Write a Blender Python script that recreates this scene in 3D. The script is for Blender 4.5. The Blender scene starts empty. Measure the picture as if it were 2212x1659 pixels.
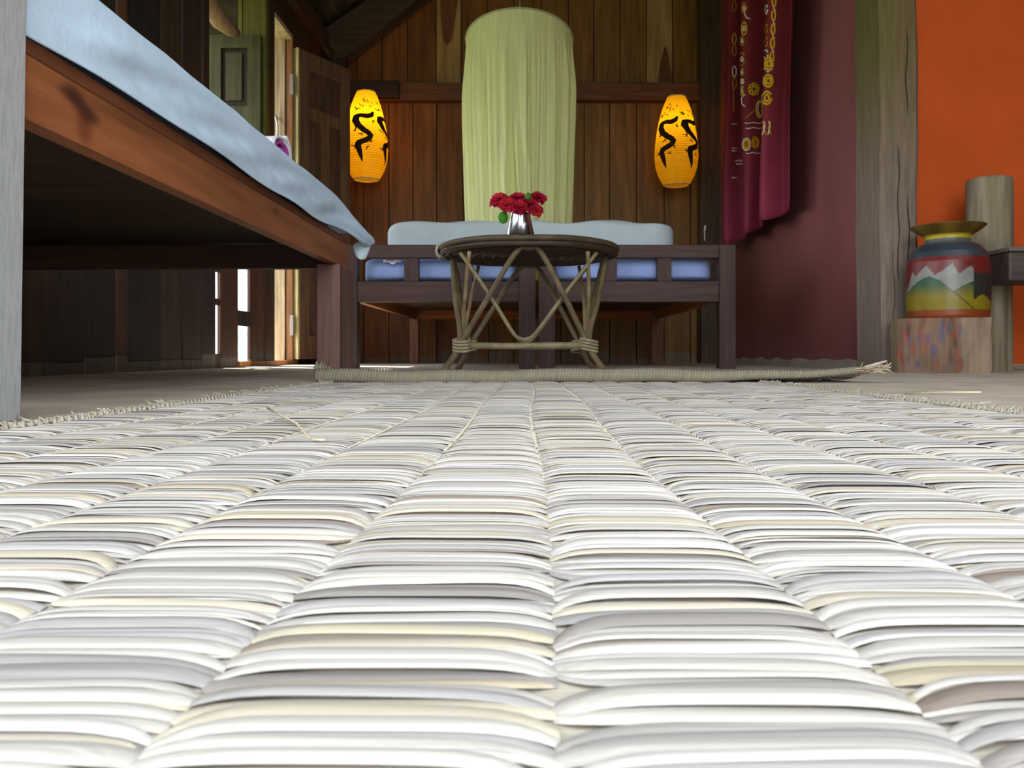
import bpy, math, random
import numpy as np
from mathutils import Vector, Matrix

random.seed(7)
rng = np.random.default_rng(7)
scene = bpy.context.scene
COL = scene.collection
F, CX, CY, HC = 1720.0, 1145.0, 765.0, 0.058     # focal length in px, vanishing point, lens height (m)
PI = math.pi


def P(px, py, d):
    return ((px - CX) / F * d, d, HC + (CY - py) / F * d)


def XA(px, d):
    return (px - CX) / F * d


def ZA(py, d):
    return HC + (CY - py) / F * d


def S(r, g, b):
    def c(v):
        v /= 255.0
        return v / 12.92 if v <= 0.04045 else ((v + 0.055) / 1.055) ** 2.4
    return (c(r), c(g), c(b))


def mix(a, c, t):
    return tuple(x * (1 - t) + y * t for x, y in zip(a, c))


def sm(t):
    t = max(0.0, min(1.0, t))
    return t * t * (3 - 2 * t)


# ------------------------------------------------------------------ materials
def new_mat(name):
    m = bpy.data.materials.new(name)
    m.use_nodes = True
    nt = m.node_tree
    b = nt.nodes['Principled BSDF']
    return m, nt, b


def tinted(nt, noise_scale, lo, hi, vec_scale=(1, 1, 1), detail=6, rough=0.6, distort=0.0):
    """Tint attribute multiplied by a stretched noise; returns colour socket and noise socket"""
    N, L = nt.nodes, nt.links
    at = N.new('ShaderNodeAttribute'); at.attribute_name = 'Tint'
    tc = N.new('ShaderNodeTexCoord')
    mp = N.new('ShaderNodeMapping'); mp.inputs['Scale'].default_value = vec_scale
    L.new(tc.outputs['Object'], mp.inputs['Vector'])
    no = N.new('ShaderNodeTexNoise'); no.inputs['Scale'].default_value = noise_scale
    no.inputs['Detail'].default_value = detail; no.inputs['Roughness'].default_value = rough
    no.inputs['Distortion'].default_value = distort
    L.new(mp.outputs['Vector'], no.inputs['Vector'])
    mr = N.new('ShaderNodeMapRange')
    mr.inputs['From Min'].default_value = 0.3; mr.inputs['From Max'].default_value = 0.7
    mr.inputs['To Min'].default_value = lo; mr.inputs['To Max'].default_value = hi
    L.new(no.outputs['Fac'], mr.inputs['Value'])
    mx = N.new('ShaderNodeVectorMath'); mx.operation = 'SCALE'
    L.new(at.outputs['Color'], mx.inputs[0]); L.new(mr.outputs['Result'], mx.inputs['Scale'])
    return mx.outputs['Vector'], no.outputs['Fac']


def grain(name, vec_scale, noise=1.0, lo=0.6, hi=1.3, rough=0.6, bump=0.2, spec=0.3, dist=0.004):
    m, nt, b = new_mat(name)
    col, fac = tinted(nt, noise, lo, hi, vec_scale, distort=0.4)
    nt.links.new(col, b.inputs['Base Color'])
    b.inputs['Roughness'].default_value = rough
    b.inputs['Specular IOR Level'].default_value = spec
    if bump:
        bp = nt.nodes.new('ShaderNodeBump'); bp.inputs['Strength'].default_value = bump
        bp.inputs['Distance'].default_value = dist
        nt.links.new(fac, bp.inputs['Height']); nt.links.new(bp.outputs['Normal'], b.inputs['Normal'])
    return m


def cloth(name, lo=0.92, hi=1.06, scale=14, translucent=0.0, rough=0.85, bump=0.15, vec=(1, 1, 1), tcol=None):
    m, nt, b = new_mat(name)
    col, fac = tinted(nt, scale, lo, hi, vec)
    nt.links.new(col, b.inputs['Base Color'])
    b.inputs['Roughness'].default_value = rough
    b.inputs['Specular IOR Level'].default_value = 0.15
    if bump:
        bp = nt.nodes.new('ShaderNodeBump'); bp.inputs['Strength'].default_value = bump
        bp.inputs['Distance'].default_value = 0.01
        nt.links.new(fac, bp.inputs['Height']); nt.links.new(bp.outputs['Normal'], b.inputs['Normal'])
    if translucent:
        tr = nt.nodes.new('ShaderNodeBsdfTranslucent')
        if tcol:
            tr.inputs['Color'].default_value = (*tcol, 1)
        else:
            nt.links.new(col, tr.inputs['Color'])
        ms = nt.nodes.new('ShaderNodeMixShader'); ms.inputs['Fac'].default_value = translucent
        nt.links.new(b.outputs['BSDF'], ms.inputs[1]); nt.links.new(tr.outputs['BSDF'], ms.inputs[2])
        nt.links.new(ms.outputs['Shader'], nt.nodes['Material Output'].inputs['Surface'])
    return m


M = {}
M['wood_z'] = grain('wood_upright_grain', (45, 45, 3.5), 1.0, 0.55, 1.35, 0.55, 0.25)
M['wood_y'] = grain('wood_long_grain', (45, 3.0, 45), 1.0, 0.6, 1.3, 0.5, 0.2)
M['wood_x'] = grain('wood_cross_grain', (3.5, 45, 45), 1.0, 0.6, 1.3, 0.55, 0.25)
M['weathered_z'] = grain('weathered_upright_timber', (70, 70, 6), 1.0, 0.72, 1.22, 0.85, 0.35)
M['post_z'] = grain('bleached_post', (220, 220, 40), 1.0, 0.85, 1.12, 0.9, 0.25, .2, .002)
M['plank_z'] = grain('wall_plank', (28, 28, 2.2), 1.0, 0.55, 1.4, 0.5, 0.25, 0.25)
M['paint_red'] = grain('maroon_gloss_paint', (3, 3, 1.2), 1.5, 0.85, 1.15, 0.38, 0.12, 0.5, 0.01)
M['paint_orange'] = grain('orange_wall_paint', (3, 3, 3), 1.2, 0.92, 1.06, 0.7, 0.1, 0.2)
M['dirt'] = grain('cement_floor', (7, 7, 7), 1.0, 0.75, 1.2, 0.9, 0.25, 0.15)
M['thatch'] = grain('dark_roof', (20, 4, 4), 1.0, 0.4, 1.4, 0.9, 0.5, 0.1)
M['sheet'] = cloth('bed_linen', 0.96, 1.03, 9, 0.0, 0.85, 0.5)
M['linen'] = cloth('quilted_cotton', 0.94, 1.04, 12, 0.0, 0.9, 0.5)
M['net'] = cloth('net_fabric', 0.9, 1.08, 6, 0.42, 0.9, 0.1, (12, 12, 0.6))
M['curtain'] = cloth('curtain_cloth', 0.88, 1.1, 10, 0.12, 0.65, 0.15)
M['thread'] = cloth('embroidery_thread', 0.85, 1.1, 60, 0, 0.7, 0)
M['straw'] = grain('dried_sedge', (3.0, 700, 700), 1.0, 0.80, 1.14, 0.6, 0.25, 0.25, 0.0006)
M['rattan'] = grain('rattan_cane', (22, 22, 22), 1.0, 0.65, 1.3, 0.5, 0.2)
M['petal'] = cloth('petals', 0.85, 1.1, 40, 0.2, 0.7, 0)
M['leaf'] = cloth('leaf', 0.85, 1.1, 30, 0.3, 0.5, 0)
M['pot'] = grain('painted_clay', (30, 30, 30), 1.0, 0.85, 1.12, 0.38, 0.05, 0.5)
M['smear'] = grain('paint_smeared_block', (18, 18, 5), 1.0, 0.6, 1.35, 0.8, 0.5)
M['iron'] = grain('dull_metal', (30, 30, 30), 1.0, 0.9, 1.1, 0.4, 0.0, 0.5)
M['ink'] = cloth('ink_on_paper', 0.9, 1.1, 30, 0.12, 0.9, 0)
m, nt, b = new_mat('polished_steel')
b.inputs['Base Color'].default_value = (0.62, 0.64, 0.68, 1); b.inputs['Metallic'].default_value = 1
b.inputs['Roughness'].default_value = 0.22
M['steel'] = m
# oiled paper of the lanterns: diffuse + translucent with fine horizontal ribs
m, nt, b = new_mat('lantern_paper')
col, fac = tinted(nt, 14, 0.9, 1.08)
nt.links.new(col, b.inputs['Base Color']); b.inputs['Roughness'].default_value = 0.7
tr = nt.nodes.new('ShaderNodeBsdfTranslucent'); nt.links.new(col, tr.inputs['Color'])
tcn = nt.nodes.new('ShaderNodeTexCoord')
wv = nt.nodes.new('ShaderNodeTexWave'); wv.bands_direction = 'Z'; wv.inputs['Scale'].default_value = 22
nt.links.new(tcn.outputs['Object'], wv.inputs['Vector'])
bp = nt.nodes.new('ShaderNodeBump'); bp.inputs['Strength'].default_value = 0.5; bp.inputs['Distance'].default_value = 0.004
nt.links.new(wv.outputs['Fac'], bp.inputs['Height'])
nt.links.new(bp.outputs['Normal'], b.inputs['Normal']); nt.links.new(bp.outputs['Normal'], tr.inputs['Normal'])
ms = nt.nodes.new('ShaderNodeMixShader'); ms.inputs['Fac'].default_value = 0.6
nt.links.new(b.outputs['BSDF'], ms.inputs[1]); nt.links.new(tr.outputs['BSDF'], ms.inputs[2])
nt.links.new(ms.outputs['Shader'], nt.nodes['Material Output'].inputs['Surface'])
M['paper'] = m
m, nt, b = new_mat('glowing_bulb')
b.inputs['Emission Color'].default_value = (1, 0.75, 0.4, 1); b.inputs['Emission Strength'].default_value = 12
M['bulb'] = m


# ------------------------------------------------------------------ mesh builder
class MB:
    def __init__(self, col=(0.5, 0.5, 0.5)):
        self.v, self.f, self.c, self.col = [], [], [], col

    def add(self, vs, fs, col=None, cols=None):
        o = len(self.v)
        self.v.extend([tuple(p) for p in vs])
        self.f.extend([tuple(i + o for i in q) for q in fs])
        if cols is not None:
            self.c.extend(cols)
        else:
            self.c.extend([col or self.col] * len(vs))
        return self

    def box(self, x0, x1, y0, y1, z0, z1, col=None, top=None):
        """top: optional (dx, dy) shift of the upper face"""
        tx, ty = top or (0, 0)
        vs = [(x0, y0, z0), (x1, y0, z0), (x1, y1, z0), (x0, y1, z0),
              (x0 + tx, y0 + ty, z1), (x1 + tx, y0 + ty, z1), (x1 + tx, y1 + ty, z1), (x0 + tx, y1 + ty, z1)]
        return self.add(vs, [(3, 2, 1, 0), (4, 5, 6, 7), (0, 1, 5, 4), (1, 2, 6, 5), (2, 3, 7, 6), (3, 0, 4, 7)], col)

    def prism(self, poly, axis, a0, a1, col=None):
        """poly: list of 2-D points; extruded along axis ('x','y','z') from a0 to a1"""
        def pt(p, a):
            return {'x': (a, p[0], p[1]), 'y': (p[0], a, p[1]), 'z': (p[0], p[1], a)}[axis]
        n = len(poly)
        vs = [pt(p, a0) for p in poly] + [pt(p, a1) for p in poly]
        fs = [tuple(range(n)), tuple(range(2 * n - 1, n - 1, -1))]
        fs += [(i, (i + 1) % n + 0, (i + 1) % n + n, i + n) for i in range(n)]
        return self.add(vs, fs, col)

    def tube(self, pts, r, n=10, col=None, cap=True, closed=False, flat=1.0):
        pts = [Vector(p) for p in pts]
        k = len(pts)
        rs = r if isinstance(r, (list, tuple)) else [r] * k
        vs, fs = [], []
        up = None
        for i, p in enumerate(pts):
            a = pts[(i - 1) % k] if (closed or i > 0) else p
            c = pts[(i + 1) % k] if (closed or i < k - 1) else p
            t = (c - a)
            t = t.normalized() if t.length > 1e-9 else Vector((0, 0, 1))
            if up is None:
                up = Vector((0, 0, 1)) if abs(t.z) < 0.9 else Vector((0, 1, 0))
            s = t.cross(up)
            s = s.normalized() if s.length > 1e-6 else t.orthogonal().normalized()
            u2 = s.cross(t).normalized()
            up = u2
            for j in range(n):
                an = 2 * PI * j / n
                vs.append(p + s * math.cos(an) * rs[i] + u2 * math.sin(an) * rs[i] * flat)
        m = k if closed else k - 1
        for i in range(m):
            for j in range(n):
                a, b2 = i * n + j, i * n + (j + 1) % n
                c, d = ((i + 1) % k) * n + (j + 1) % n, ((i + 1) % k) * n + j
                fs.append((a, b2, c, d))
        if cap and not closed:
            fs.append(tuple(range(n - 1, -1, -1)))
            fs.append(tuple((k - 1) * n + j for j in range(n)))
        return self.add(vs, fs, col)

    def lathe(self, prof, cx, cy, n=48, col=None, colf=None, wob=None, closed_bottom=False, closed_top=False):
        vs, fs, cs = [], [], []
        for i, (r, z) in enumerate(prof):
            for j in range(n):
                th = 2 * PI * j / n
                rr = r * (wob(th, z) if wob else 1)
                vs.append((cx + rr * math.cos(th), cy + rr * math.sin(th), z))
                cs.append(colf(th, z, r) if colf else (col or self.col))
        for i in range(len(prof) - 1):
            for j in range(n):
                fs.append((i * n + j, i * n + (j + 1) % n, (i + 1) * n + (j + 1) % n, (i + 1) * n + j))
        if closed_bottom:
            fs.append(tuple(range(n - 1, -1, -1)))
        if closed_top:
            fs.append(tuple((len(prof) - 1) * n + j for j in range(n)))
        return self.add(vs, fs, cols=cs)

    def grid(self, fn, nu, nv, col=None, colf=None):
        vs, cs = [], []
        for i in range(nu + 1):
            for j in range(nv + 1):
                u, v = i / nu, j / nv
                vs.append(fn(u, v)); cs.append(colf(u, v) if colf else (col or self.col))
        fs = [(i * (nv + 1) + j, (i + 1) * (nv + 1) + j, (i + 1) * (nv + 1) + j + 1, i * (nv + 1) + j + 1)
              for i in range(nu) for j in range(nv)]
        return self.add(vs, fs, cols=cs)

    def ball(self, c, r, n=12, m=8, col=None):
        rx, ry, rz = r if isinstance(r, (tuple, list)) else (r, r, r)
        vs = [(c[0], c[1], c[2] - rz)]
        for i in range(1, m):
            ph = -PI / 2 + PI * i / m
            for j in range(n):
                th = 2 * PI * j / n
                vs.append((c[0] + rx * math.cos(ph) * math.cos(th), c[1] + ry * math.cos(ph) * math.sin(th), c[2] + rz * math.sin(ph)))
        vs.append((c[0], c[1], c[2] + rz))
        fs = [(0, 1 + (j + 1) % n, 1 + j) for j in range(n)]
        for i in range(m - 2):
            for j in range(n):
                a = 1 + i * n
                fs.append((a + j, a + (j + 1) % n, a + n + (j + 1) % n, a + n + j))
        t = len(vs) - 1
        a = 1 + (m - 2) * n
        fs += [(a + j, a + (j + 1) % n, t) for j in range(n)]
        return self.add(vs, fs, col)

    def build(self, name, mat, parent=None, smooth=False, bevel=0, solid=0, origin=None, subsurf=0):
        me = bpy.data.meshes.new(name)
        if parent is not None:
            o = Vector(world_loc(parent))
        else:
            o = Vector(origin) if origin is not None else Vector((0, 0, 0))
        me.from_pydata([(p[0] - o.x, p[1] - o.y, p[2] - o.z) for p in self.v], [], self.f)
        me.update()
        at = me.attributes.new('Tint', 'FLOAT_COLOR', 'POINT')
        arr = np.ones((len(self.c), 4), dtype=np.float32)
        arr[:, :3] = np.array(self.c, dtype=np.float32).reshape(-1, 3)
        at.data.foreach_set('color', arr.ravel())
        if smooth:
            me.polygons.foreach_set('use_smooth', [True] * len(me.polygons))
        me.materials.append(M[mat])
        ob = bpy.data.objects.new(name, me)
        COL.objects.link(ob)
        if parent is not None:
            ob.parent = parent
        else:
            ob.location = o
        if solid:
            s = ob.modifiers.new('thickness', 'SOLIDIFY'); s.thickness = solid; s.offset = 0
        if bevel:
            bv = ob.modifiers.new('edges', 'BEVEL'); bv.width = bevel; bv.segments = 2; bv.limit_method = 'ANGLE'
        if subsurf:
            ss = ob.modifiers.new('soft', 'SUBSURF'); ss.levels = subsurf; ss.render_levels = subsurf
        return ob


def world_loc(o):
    p = Vector(o.location)
    while o.parent is not None:
        o = o.parent
        p = p + Vector(o.location)
    return p


def tag(o, label, cat, group=None, kind=None):
    o['label'] = label; o['category'] = cat
    if group: o['group'] = group
    if kind: o['kind'] = kind
    return o


def thing(name, label, cat, loc, group=None, kind=None):
    o = bpy.data.objects.new(name, None); COL.objects.link(o)
    o.location = loc; o.empty_display_size = 0.05
    return tag(o, label, cat, group, kind)


def jit(c, a=0.15):
    k = 1 + random.uniform(-a, a)
    return tuple(max(0, x * k * (1 + random.uniform(-a, a) * 0.3)) for x in c)


# ------------------------------------------------------------------ room shell
XL, YB, XR = -1.30, 5.20, 1.21
fl = MB(S(212, 200, 182))
fl.box(-1.40, 4.2, -2.6, 5.4, -0.06, 0.0)
tag(fl.build('floor', 'dirt'), 'dusty grey cement floor of the room', 'floor', kind='structure')

og = MB(S(120, 128, 92)); og.box(-9, -1.42, -4, 14, -0.3, -0.25)
tag(og.build('ground', 'dirt'), 'grassy ground outside the open door', 'ground', kind='structure')

# left wall: upright boards with gaps and openings
wl = MB()
dark = S(74, 50, 40)
edges = [-0.6, -0.42, -0.22, -0.03, 0.18, 0.36, 0.55, 0.75, 0.93, 1.13, 1.32, 1.50, 1.70, 1.9, 2.02, 2.16, 2.33, 2.50, 2.57, 2.81, 2.98, 3.15, 3.289]
tints = [S(62, 48, 42), S(50, 42, 40), S(92, 58, 44), S(44, 36, 36), S(70, 54, 42)]
TB = 0.015
dust = S(112, 104, 94)
WIN = (0.25, 2.25, 0.52, 1.62)         # side window over the low bed: y0, y1, z0, z1


def board(y0, y1, z0, z1, c):
    xo = random.uniform(-.004, .003)
    if z0 < .01:
        h = .045 + random.uniform(-.012, .014)
        wl.box(XL - TB + xo, XL + xo + .0006, y0, y1, 0.0, h, mix(c, dust, .6))
        z0 = h
    wl.box(XL - TB + xo, XL + xo, y0, y1, z0, z1, c)


for i in range(len(edges) - 1):
    c = jit(tints[i % 5], 0.2)
    a_, b_ = edges[i] + .0015, edges[i + 1] - .0015
    if a_ > WIN[0] - .13 and b_ < WIN[1] + .1:
        board(a_, b_, 0.0, WIN[2], c); board(a_, b_, WIN[3], 1.97, c)
    else:
        board(a_, b_, 0.0, 1.97 if edges[i + 1] < 3.2 else 0.75, c)
board(3.346, 3.549, 0.0, 0.75, dark)            # boards below the shuttered window
board(3.708, 3.90, 0.0, 0.75, dark)
wl.box(XL - 0.06, XL, 3.90, 4.055, 0.0, 1.97, S(60, 42, 34))     # post between window and door
wl.box(XL - 0.012, XL - .002, 3.545, 3.712, 0.185, 0.255, S(40, 34, 32))   # ledge across the gap
wl.box(XL - 0.012, XL - .002, 3.285, 3.365, 0.0, 0.06, dark)
wl.box(XL - 0.012, XL - .002, 3.285, 3.365, 0.40, 0.75, dark)
wl.box(XL - 0.012, XL - .002, 3.285, 3.365, 0.262, 0.29, dark)
wl.box(XL - 0.10, XL, 3.15, 4.40, 1.86, 1.97, S(50, 36, 28))      # head over the openings
for a, bq in ((4.40, 4.58), (4.58, 4.78), (4.78, 4.99), (4.99, 5.2)):
    wl.box(XL - 0.10, XL, a + .002, bq - .002, 0.0, 1.97, jit(S(70, 46, 34)))
wl.box(XL - 0.10, XL, 4.362, 4.40, 0.0, 1.86, S(70, 46, 34))
wl.box(XL - 0.10, XL, 4.055, 4.362, 1.80, 1.86, S(60, 42, 34))
wl.box(XL - 0.05, XL + 0.012, 3.535, 4.42, 0.0, 0.026, S(150, 98, 54))
tag(wl.build('wall_left', 'plank_z', bevel=0.002), 'dark upright plank wall behind the low bed', 'wall', kind='structure')

# back wall planks (gable)
wb = MB()


def roof_z(x):
    return 2.0 + 0.78 * (min(x, 1.3 - 0) + 1.32) if x < 0 else 2.0 + 0.78 * 1.32 - 0.3 * x


up = [700, 770, 825, 880, 942, 996, 1052, 1110, 1170, 1228, 1282, 1340, 1397, 1453, 1510, 1570]
lo = [700, 742, 785, 840, 892, 943, 1000, 1055, 1110, 1160, 1212, 1262, 1317, 1375, 1435, 1492, 1570]
red_b, oli_b = S(124, 72, 30), S(116, 80, 33)
pale = S(158, 124, 74)


for i in range(len(up) - 1):
    x0, x1 = XA(up[i], YB) + .003, XA(up[i + 1], YB) - .003
    t = i / (len(up) - 2)
    c = jit(mix(red_b, oli_b, sm(t * 1.4)), 0.14)
    if up[i] in (942, 1397):
        c = pale
    wb.prism([(x0, 1.72), (x1, 1.72), (x1, 3.1), (x0, 3.1)], 'y', YB + random.uniform(0, .008), YB + .05, c)
for i in range(len(lo) - 1):
    x0, x1 = XA(lo[i], YB) + .003, XA(lo[i + 1], YB) - .003
    t = i / (len(lo) - 2)
    c = jit(mix(red_b, oli_b, sm(t * 1.3)), 0.14)
    yo = YB + random.uniform(0, .008)
    hd_ = .05 + random.uniform(-.02, .03)
    wb.box(x0, x1, yo - .0005, YB + .05, 0.0, hd_, mix(c, dust, .55))
    wb.box(x0, x1, yo, YB + .05, hd_, 1.80, c)
wb.box(XL - .1, XR + .15, YB + .05, YB + .10, 0, 3.1, S(36, 24, 16))
# heartwood tongues in the two pale boards
tg = S(112, 66, 34)
q = lambda px, py: (XA(px, YB - .003), ZA(py, YB - .003))
wb.prism([q(949, -60), q(990, -60), q(988, 0), q(982, 45), q(975, 85), q(966, 97), q(957, 86), q(952, 40)][::-1], 'y', YB - .003, YB + .004, tg)
wb.prism([q(1421, 176), q(1452, 176), q(1449, 150), q(1444, 120), q(1437, 98), q(1430, 120), q(1424, 150)][::-1], 'y', YB - .003, YB + .004, S(104, 68, 36))
tag(wb.build('wall_back', 'plank_z'), 'brown upright board wall behind the white net', 'wall', kind='structure')

tr1 = MB(S(104, 62, 36))
tr1.box(XA(700, 5.15), XA(1572, 5.15), 5.13, 5.20, ZA(218, 5.15), ZA(180, 5.15))
tr1.box(XA(752, 5.1), XA(862, 5.1), 5.08, 5.13, ZA(212, 5.1), ZA(176, 5.1), S(56, 38, 30))
tag(tr1.build('trim_1', 'wood_x', bevel=.004), 'brown horizontal rail across the back boards', 'beam', kind='structure')
tr2 = MB(S(74, 52, 38))
tr2.box(XL - .10, XL + .035, -0.3, 5.2, 1.95, 2.08)
tag(tr2.build('trim_2', 'wood_y', bevel=.004), 'dark plate beam along the top of the left wall', 'beam', kind='structure')
tr3 = MB(S(70, 54, 38))
tr3.prism([(-1.36, 1.93), (-1.18, 1.93), (0.1, 2.93), (0.1, 3.06), (-1.36, 2.06)][::1], 'y', 5.02, 5.13)
tr3.prism([(-1.30, 1.60), (-1.19, 1.60), (-1.17, 1.95), (-1.30, 1.95)], 'y', 5.03, 5.12, S(44, 34, 30))
tr3.tube([P(610, -20, 4.6), P(712, 118, 5.0)], .035, 10, S(50, 38, 30))
tag(tr3.build('trim_3', 'wood_x', bevel=.004), 'dark sloping rafter in the back corner', 'beam', kind='structure')
tr4 = MB(S(78, 62, 46))
tr4.box(XA(1512, 5.1), XA(1556, 5.1), 5.06, 5.2, 0, 3.0)
tr4.box(XA(1556, 5.1), XR, 5.10, 5.2, 0, 3.0, S(58, 26, 24))
tag(tr4.build('trim_4', 'wood_z', bevel=.004), 'dark upright post beside the right dragon lantern', 'post', kind='structure')

# maroon right wall with a dusty kerb
wr = MB(S(132, 80, 80))
wr.box(XR, XR + .009, 2.90, 5.2, 0.03, 3.0)
tag(wr.build('wall_right', 'paint_red'), 'glossy maroon painted wall behind the curtain', 'wall', kind='structure')
kb = MB(S(150, 142, 130))
pts = []
n = 24
for i in range(n + 1):
    y = 2.92 + (5.06 - 2.92) * i / n
    h = .036 + .006 * math.sin(i * 1.9) + random.uniform(-.004, .004)
    pts.append((y, h))
for i in range(n):
    (y0, h0), (y1, h1) = pts[i], pts[i + 1]
    kb.add([(XR - .03, y0, 0), (XR - .03, y1, 0), (XR + .1, y1, 0), (XR + .1, y0, 0),
            (XR - .004, y0, h0), (XR - .004, y1, h1), (XR + .1, y1, h1), (XR + .1, y0, h0)],
           [(0, 4, 5, 1), (4, 7, 6, 5), (0, 3, 7, 4), (1, 5, 6, 2)])
tag(kb.build('baseboard_right', 'dirt'), 'dusty grey kerb along the foot of the maroon wall', 'kerb', kind='structure')

wa = MB(S(216, 94, 36)); wa.box(XR + .01, 4.2, 3.0, 3.12, 0.02, 3.0)
tag(wa.build('wall_annex', 'paint_orange'), 'bright orange painted wall behind the clay pot', 'wall', kind='structure')
ka = MB(S(150, 138, 122)); ka.box(1.32, 4.2, 2.955, 3.0, 0, 0.02)
tag(ka.build('baseboard_annex', 'dirt', bevel=.006), 'dusty grey kerb under the orange wall', 'kerb', kind='structure')

# roof
cl = MB(S(66, 56, 46))
zr = 2.0 + .78 * 1.4
cl.prism([(-1.80, 1.755), (0.02, zr + .06), (0.02, zr + .16), (-1.80, 1.855)], 'y', 3.2, 5.35)
cl.prism([(-2.20, 1.443), (0.02, zr + .06), (0.02, zr + .16), (-2.20, 1.543)], 'y', -0.64, 3.2)  # unseen eave drawn deeper here to keep the sun off the low bed
cl.prism([(0.02, zr + .06), (4.3, 2.55), (4.3, 2.65), (0.02, zr + .16)], 'y', -0.64, 5.35)
tag(cl.build('ceiling', 'thatch'), 'dark sloping roof over the room', 'ceiling', kind='structure')

wf = MB(S(120, 84, 56))
DO = (-.62, 1.35, 2.0)
wf.box(-1.40, DO[0], -.62, -.56, 0, 2.3); wf.box(DO[1], 4.2, -.62, -.56, 0, 2.4); wf.box(DO[0], DO[1], -.62, -.56, DO[2], 3.1)
tag(wf.build('wall_front', 'plank_z'), 'plank wall with the wide doorway behind the camera', 'wall', kind='structure')
ws2 = MB(S(120, 84, 56)); ws2.box(4.2, 4.26, -.62, 3.12, 0, 2.6)
tag(ws2.build('wall_side', 'plank_z'), 'far side plank wall of the orange corner', 'wall', kind='structure')

# wooden column at the corner of maroon and orange walls
co = MB(S(150, 132, 108))
N_ = 60
xl, xr_, yf, yk = 1.188, 1.318, 2.70, 2.905
for i in range(N_):
    z0, z1 = i * 2.75 / N_, (i + 1) * 2.75 / N_

    def ring(z):
        w1 = .002 * math.sin(z * 9.1) + .001 * math.sin(z * 23)
        w2 = .003 * math.sin(z * 7.3 + 1) + .001 * math.sin(z * 19)
        lean = -.004 * (z - .9)
        return [(xl + lean + w1, yf + .004, z), (xl + lean + .012 + w1 * .5, yf - .004, z), (xr_ + lean - .01 + w2, yf, z), (xr_ + lean + w2, yf + .01, z),
                (xr_ + lean + w2, yk, z), (xl + lean + w1 * .8, yk, z)]
    a, c = ring(z0), ring(z1)

    def cc(p):
        g = mix(S(130, 116, 106), S(108, 90, 60), sm((p[2] - .3) / 1.0))
        if p[0] < xl + .03 and p[2] > .7:
            g = mix(g, S(98, 94, 46), .6 * sm((p[2] - .7) / .5))
        return g
    co.add(a + c, [(k, (k + 1) % 6, (k + 1) % 6 + 6, k + 6) for k in range(6)], cols=[cc(p) for p in a + c])
for (px, p0, p1) in ((1915, 30, 330), (1940, 300, 620), (1930, 520, 780), (1958, 60, 250), (1962, 420, 700)):
    zs = np.linspace(ZA(p1, 2.70), ZA(p0, 2.70), 9)
    co.tube([(XA(px, 2.70) + .004 * math.sin(z * 30), 2.6985, z) for z in zs], [.0005] + [.0022] * 7 + [.0005], 5, S(62, 50, 38))
tag(co.build('column', 'weathered_z'), 'weathered grey timber column between maroon and orange walls', 'column', kind='structure')

# window with open shutter
wn = thing('window_1', 'window with a moulded shutter above the low bed', 'window', (XL, 3.55, 0.75), kind='structure')
fr = MB(S(92, 88, 36))  # yellow-green daylight on the far post is put into its colour
fr.box(XL - .10, XL + .012, 3.885, 3.935, .77, 1.86)
fr.box(XL - .10, XL + .015, 3.215, 3.90, .75, .78, S(84, 60, 42))
fr.box(XL - .10, XL + .006, 3.16, 3.215, .75, 1.86, S(56, 36, 30))
fr.build('window_frame', 'wood_z', wn, bevel=.003)
ml = MB(S(116, 104, 48)); ml.box(XA(516, 4.05), XA(524, 4.05), 4.04, 4.07, 1.60, 1.9)
ml.build('mullion', 'wood_z', wn)
sx0, sx1, sy, sz0, sz1 = XA(452, 3.87), XA(565, 3.87), 3.87, .82, ZA(78, 3.87)
sh = MB(S(62, 60, 30))  # green light from outside is put into the shutter's olive colour
pz0, pz1 = ZA(232, sy), ZA(106, sy)
px0, px1 = XA(480, sy), XA(537, sy)
for x0, x1, z0, z1 in ((sx0, px0, sz0, sz1), (px1, sx1, sz0, sz1), (px0, px1, pz1, sz1), (px0, px1, sz0, pz0)):
    sh.box(x0, x1, sy - .018, sy + .018, z0, z1)
sob = sh.build('shutter', 'wood_z', wn)
pn = MB(S(58, 54, 27))
pn.box(px0, px1, sy - .002, sy + .004, pz0, pz1, S(32, 27, 18))
pn.box(px0 + .02, px1 - .028, sy - .012, sy + .002, pz0 + .03, pz1 - .02)
pn.build('panel', 'wood_z', sob, bevel=.004)

# door with jamb and one leaf folded back into the room
dr = thing('door_1', 'tall wooden door folded open beside the left dragon lantern', 'door', (XL, 4.36, 0.0), kind='structure')
jb = MB(S(176, 150, 120))
jb.box(XL - .10, XL - .036, 4.335, 4.362, .026, 1.80)
jb.box(XL - .030, XL + .004, 4.343, 4.362, .026, 1.80, S(140, 92, 56))
jb.box(XL - .10, XL + .004, 4.055, 4.362, 1.775, 1.80)
jb.build('door_frame', 'wood_z', dr, bevel=.002)
# leaf: local frame along its width
h0 = Vector((XA(640, 4.36), 4.37, 0)); h1 = Vector((XA(752, 4.71), 4.71, 0))
wd = (h1 - h0).length; ux = (h1 - h0).normalized(); un = Vector((ux.y, -ux.x, 0))


def leafbox(mb, a0, a1, t0, t1, z0, z1, col=None):
    c = [h0 + ux * a + un * t for a, t in ((a0, t0), (a1, t0), (a1, t1), (a0, t1))]
    vs = [(p.x, p.y, z0) for p in c] + [(p.x, p.y, z1) for p in c]
    mb.add(vs, [(3, 2, 1, 0), (4, 5, 6, 7), (0, 1, 5, 4), (1, 2, 6, 5), (2, 3, 7, 6), (3, 0, 4, 7)], col)


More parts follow.
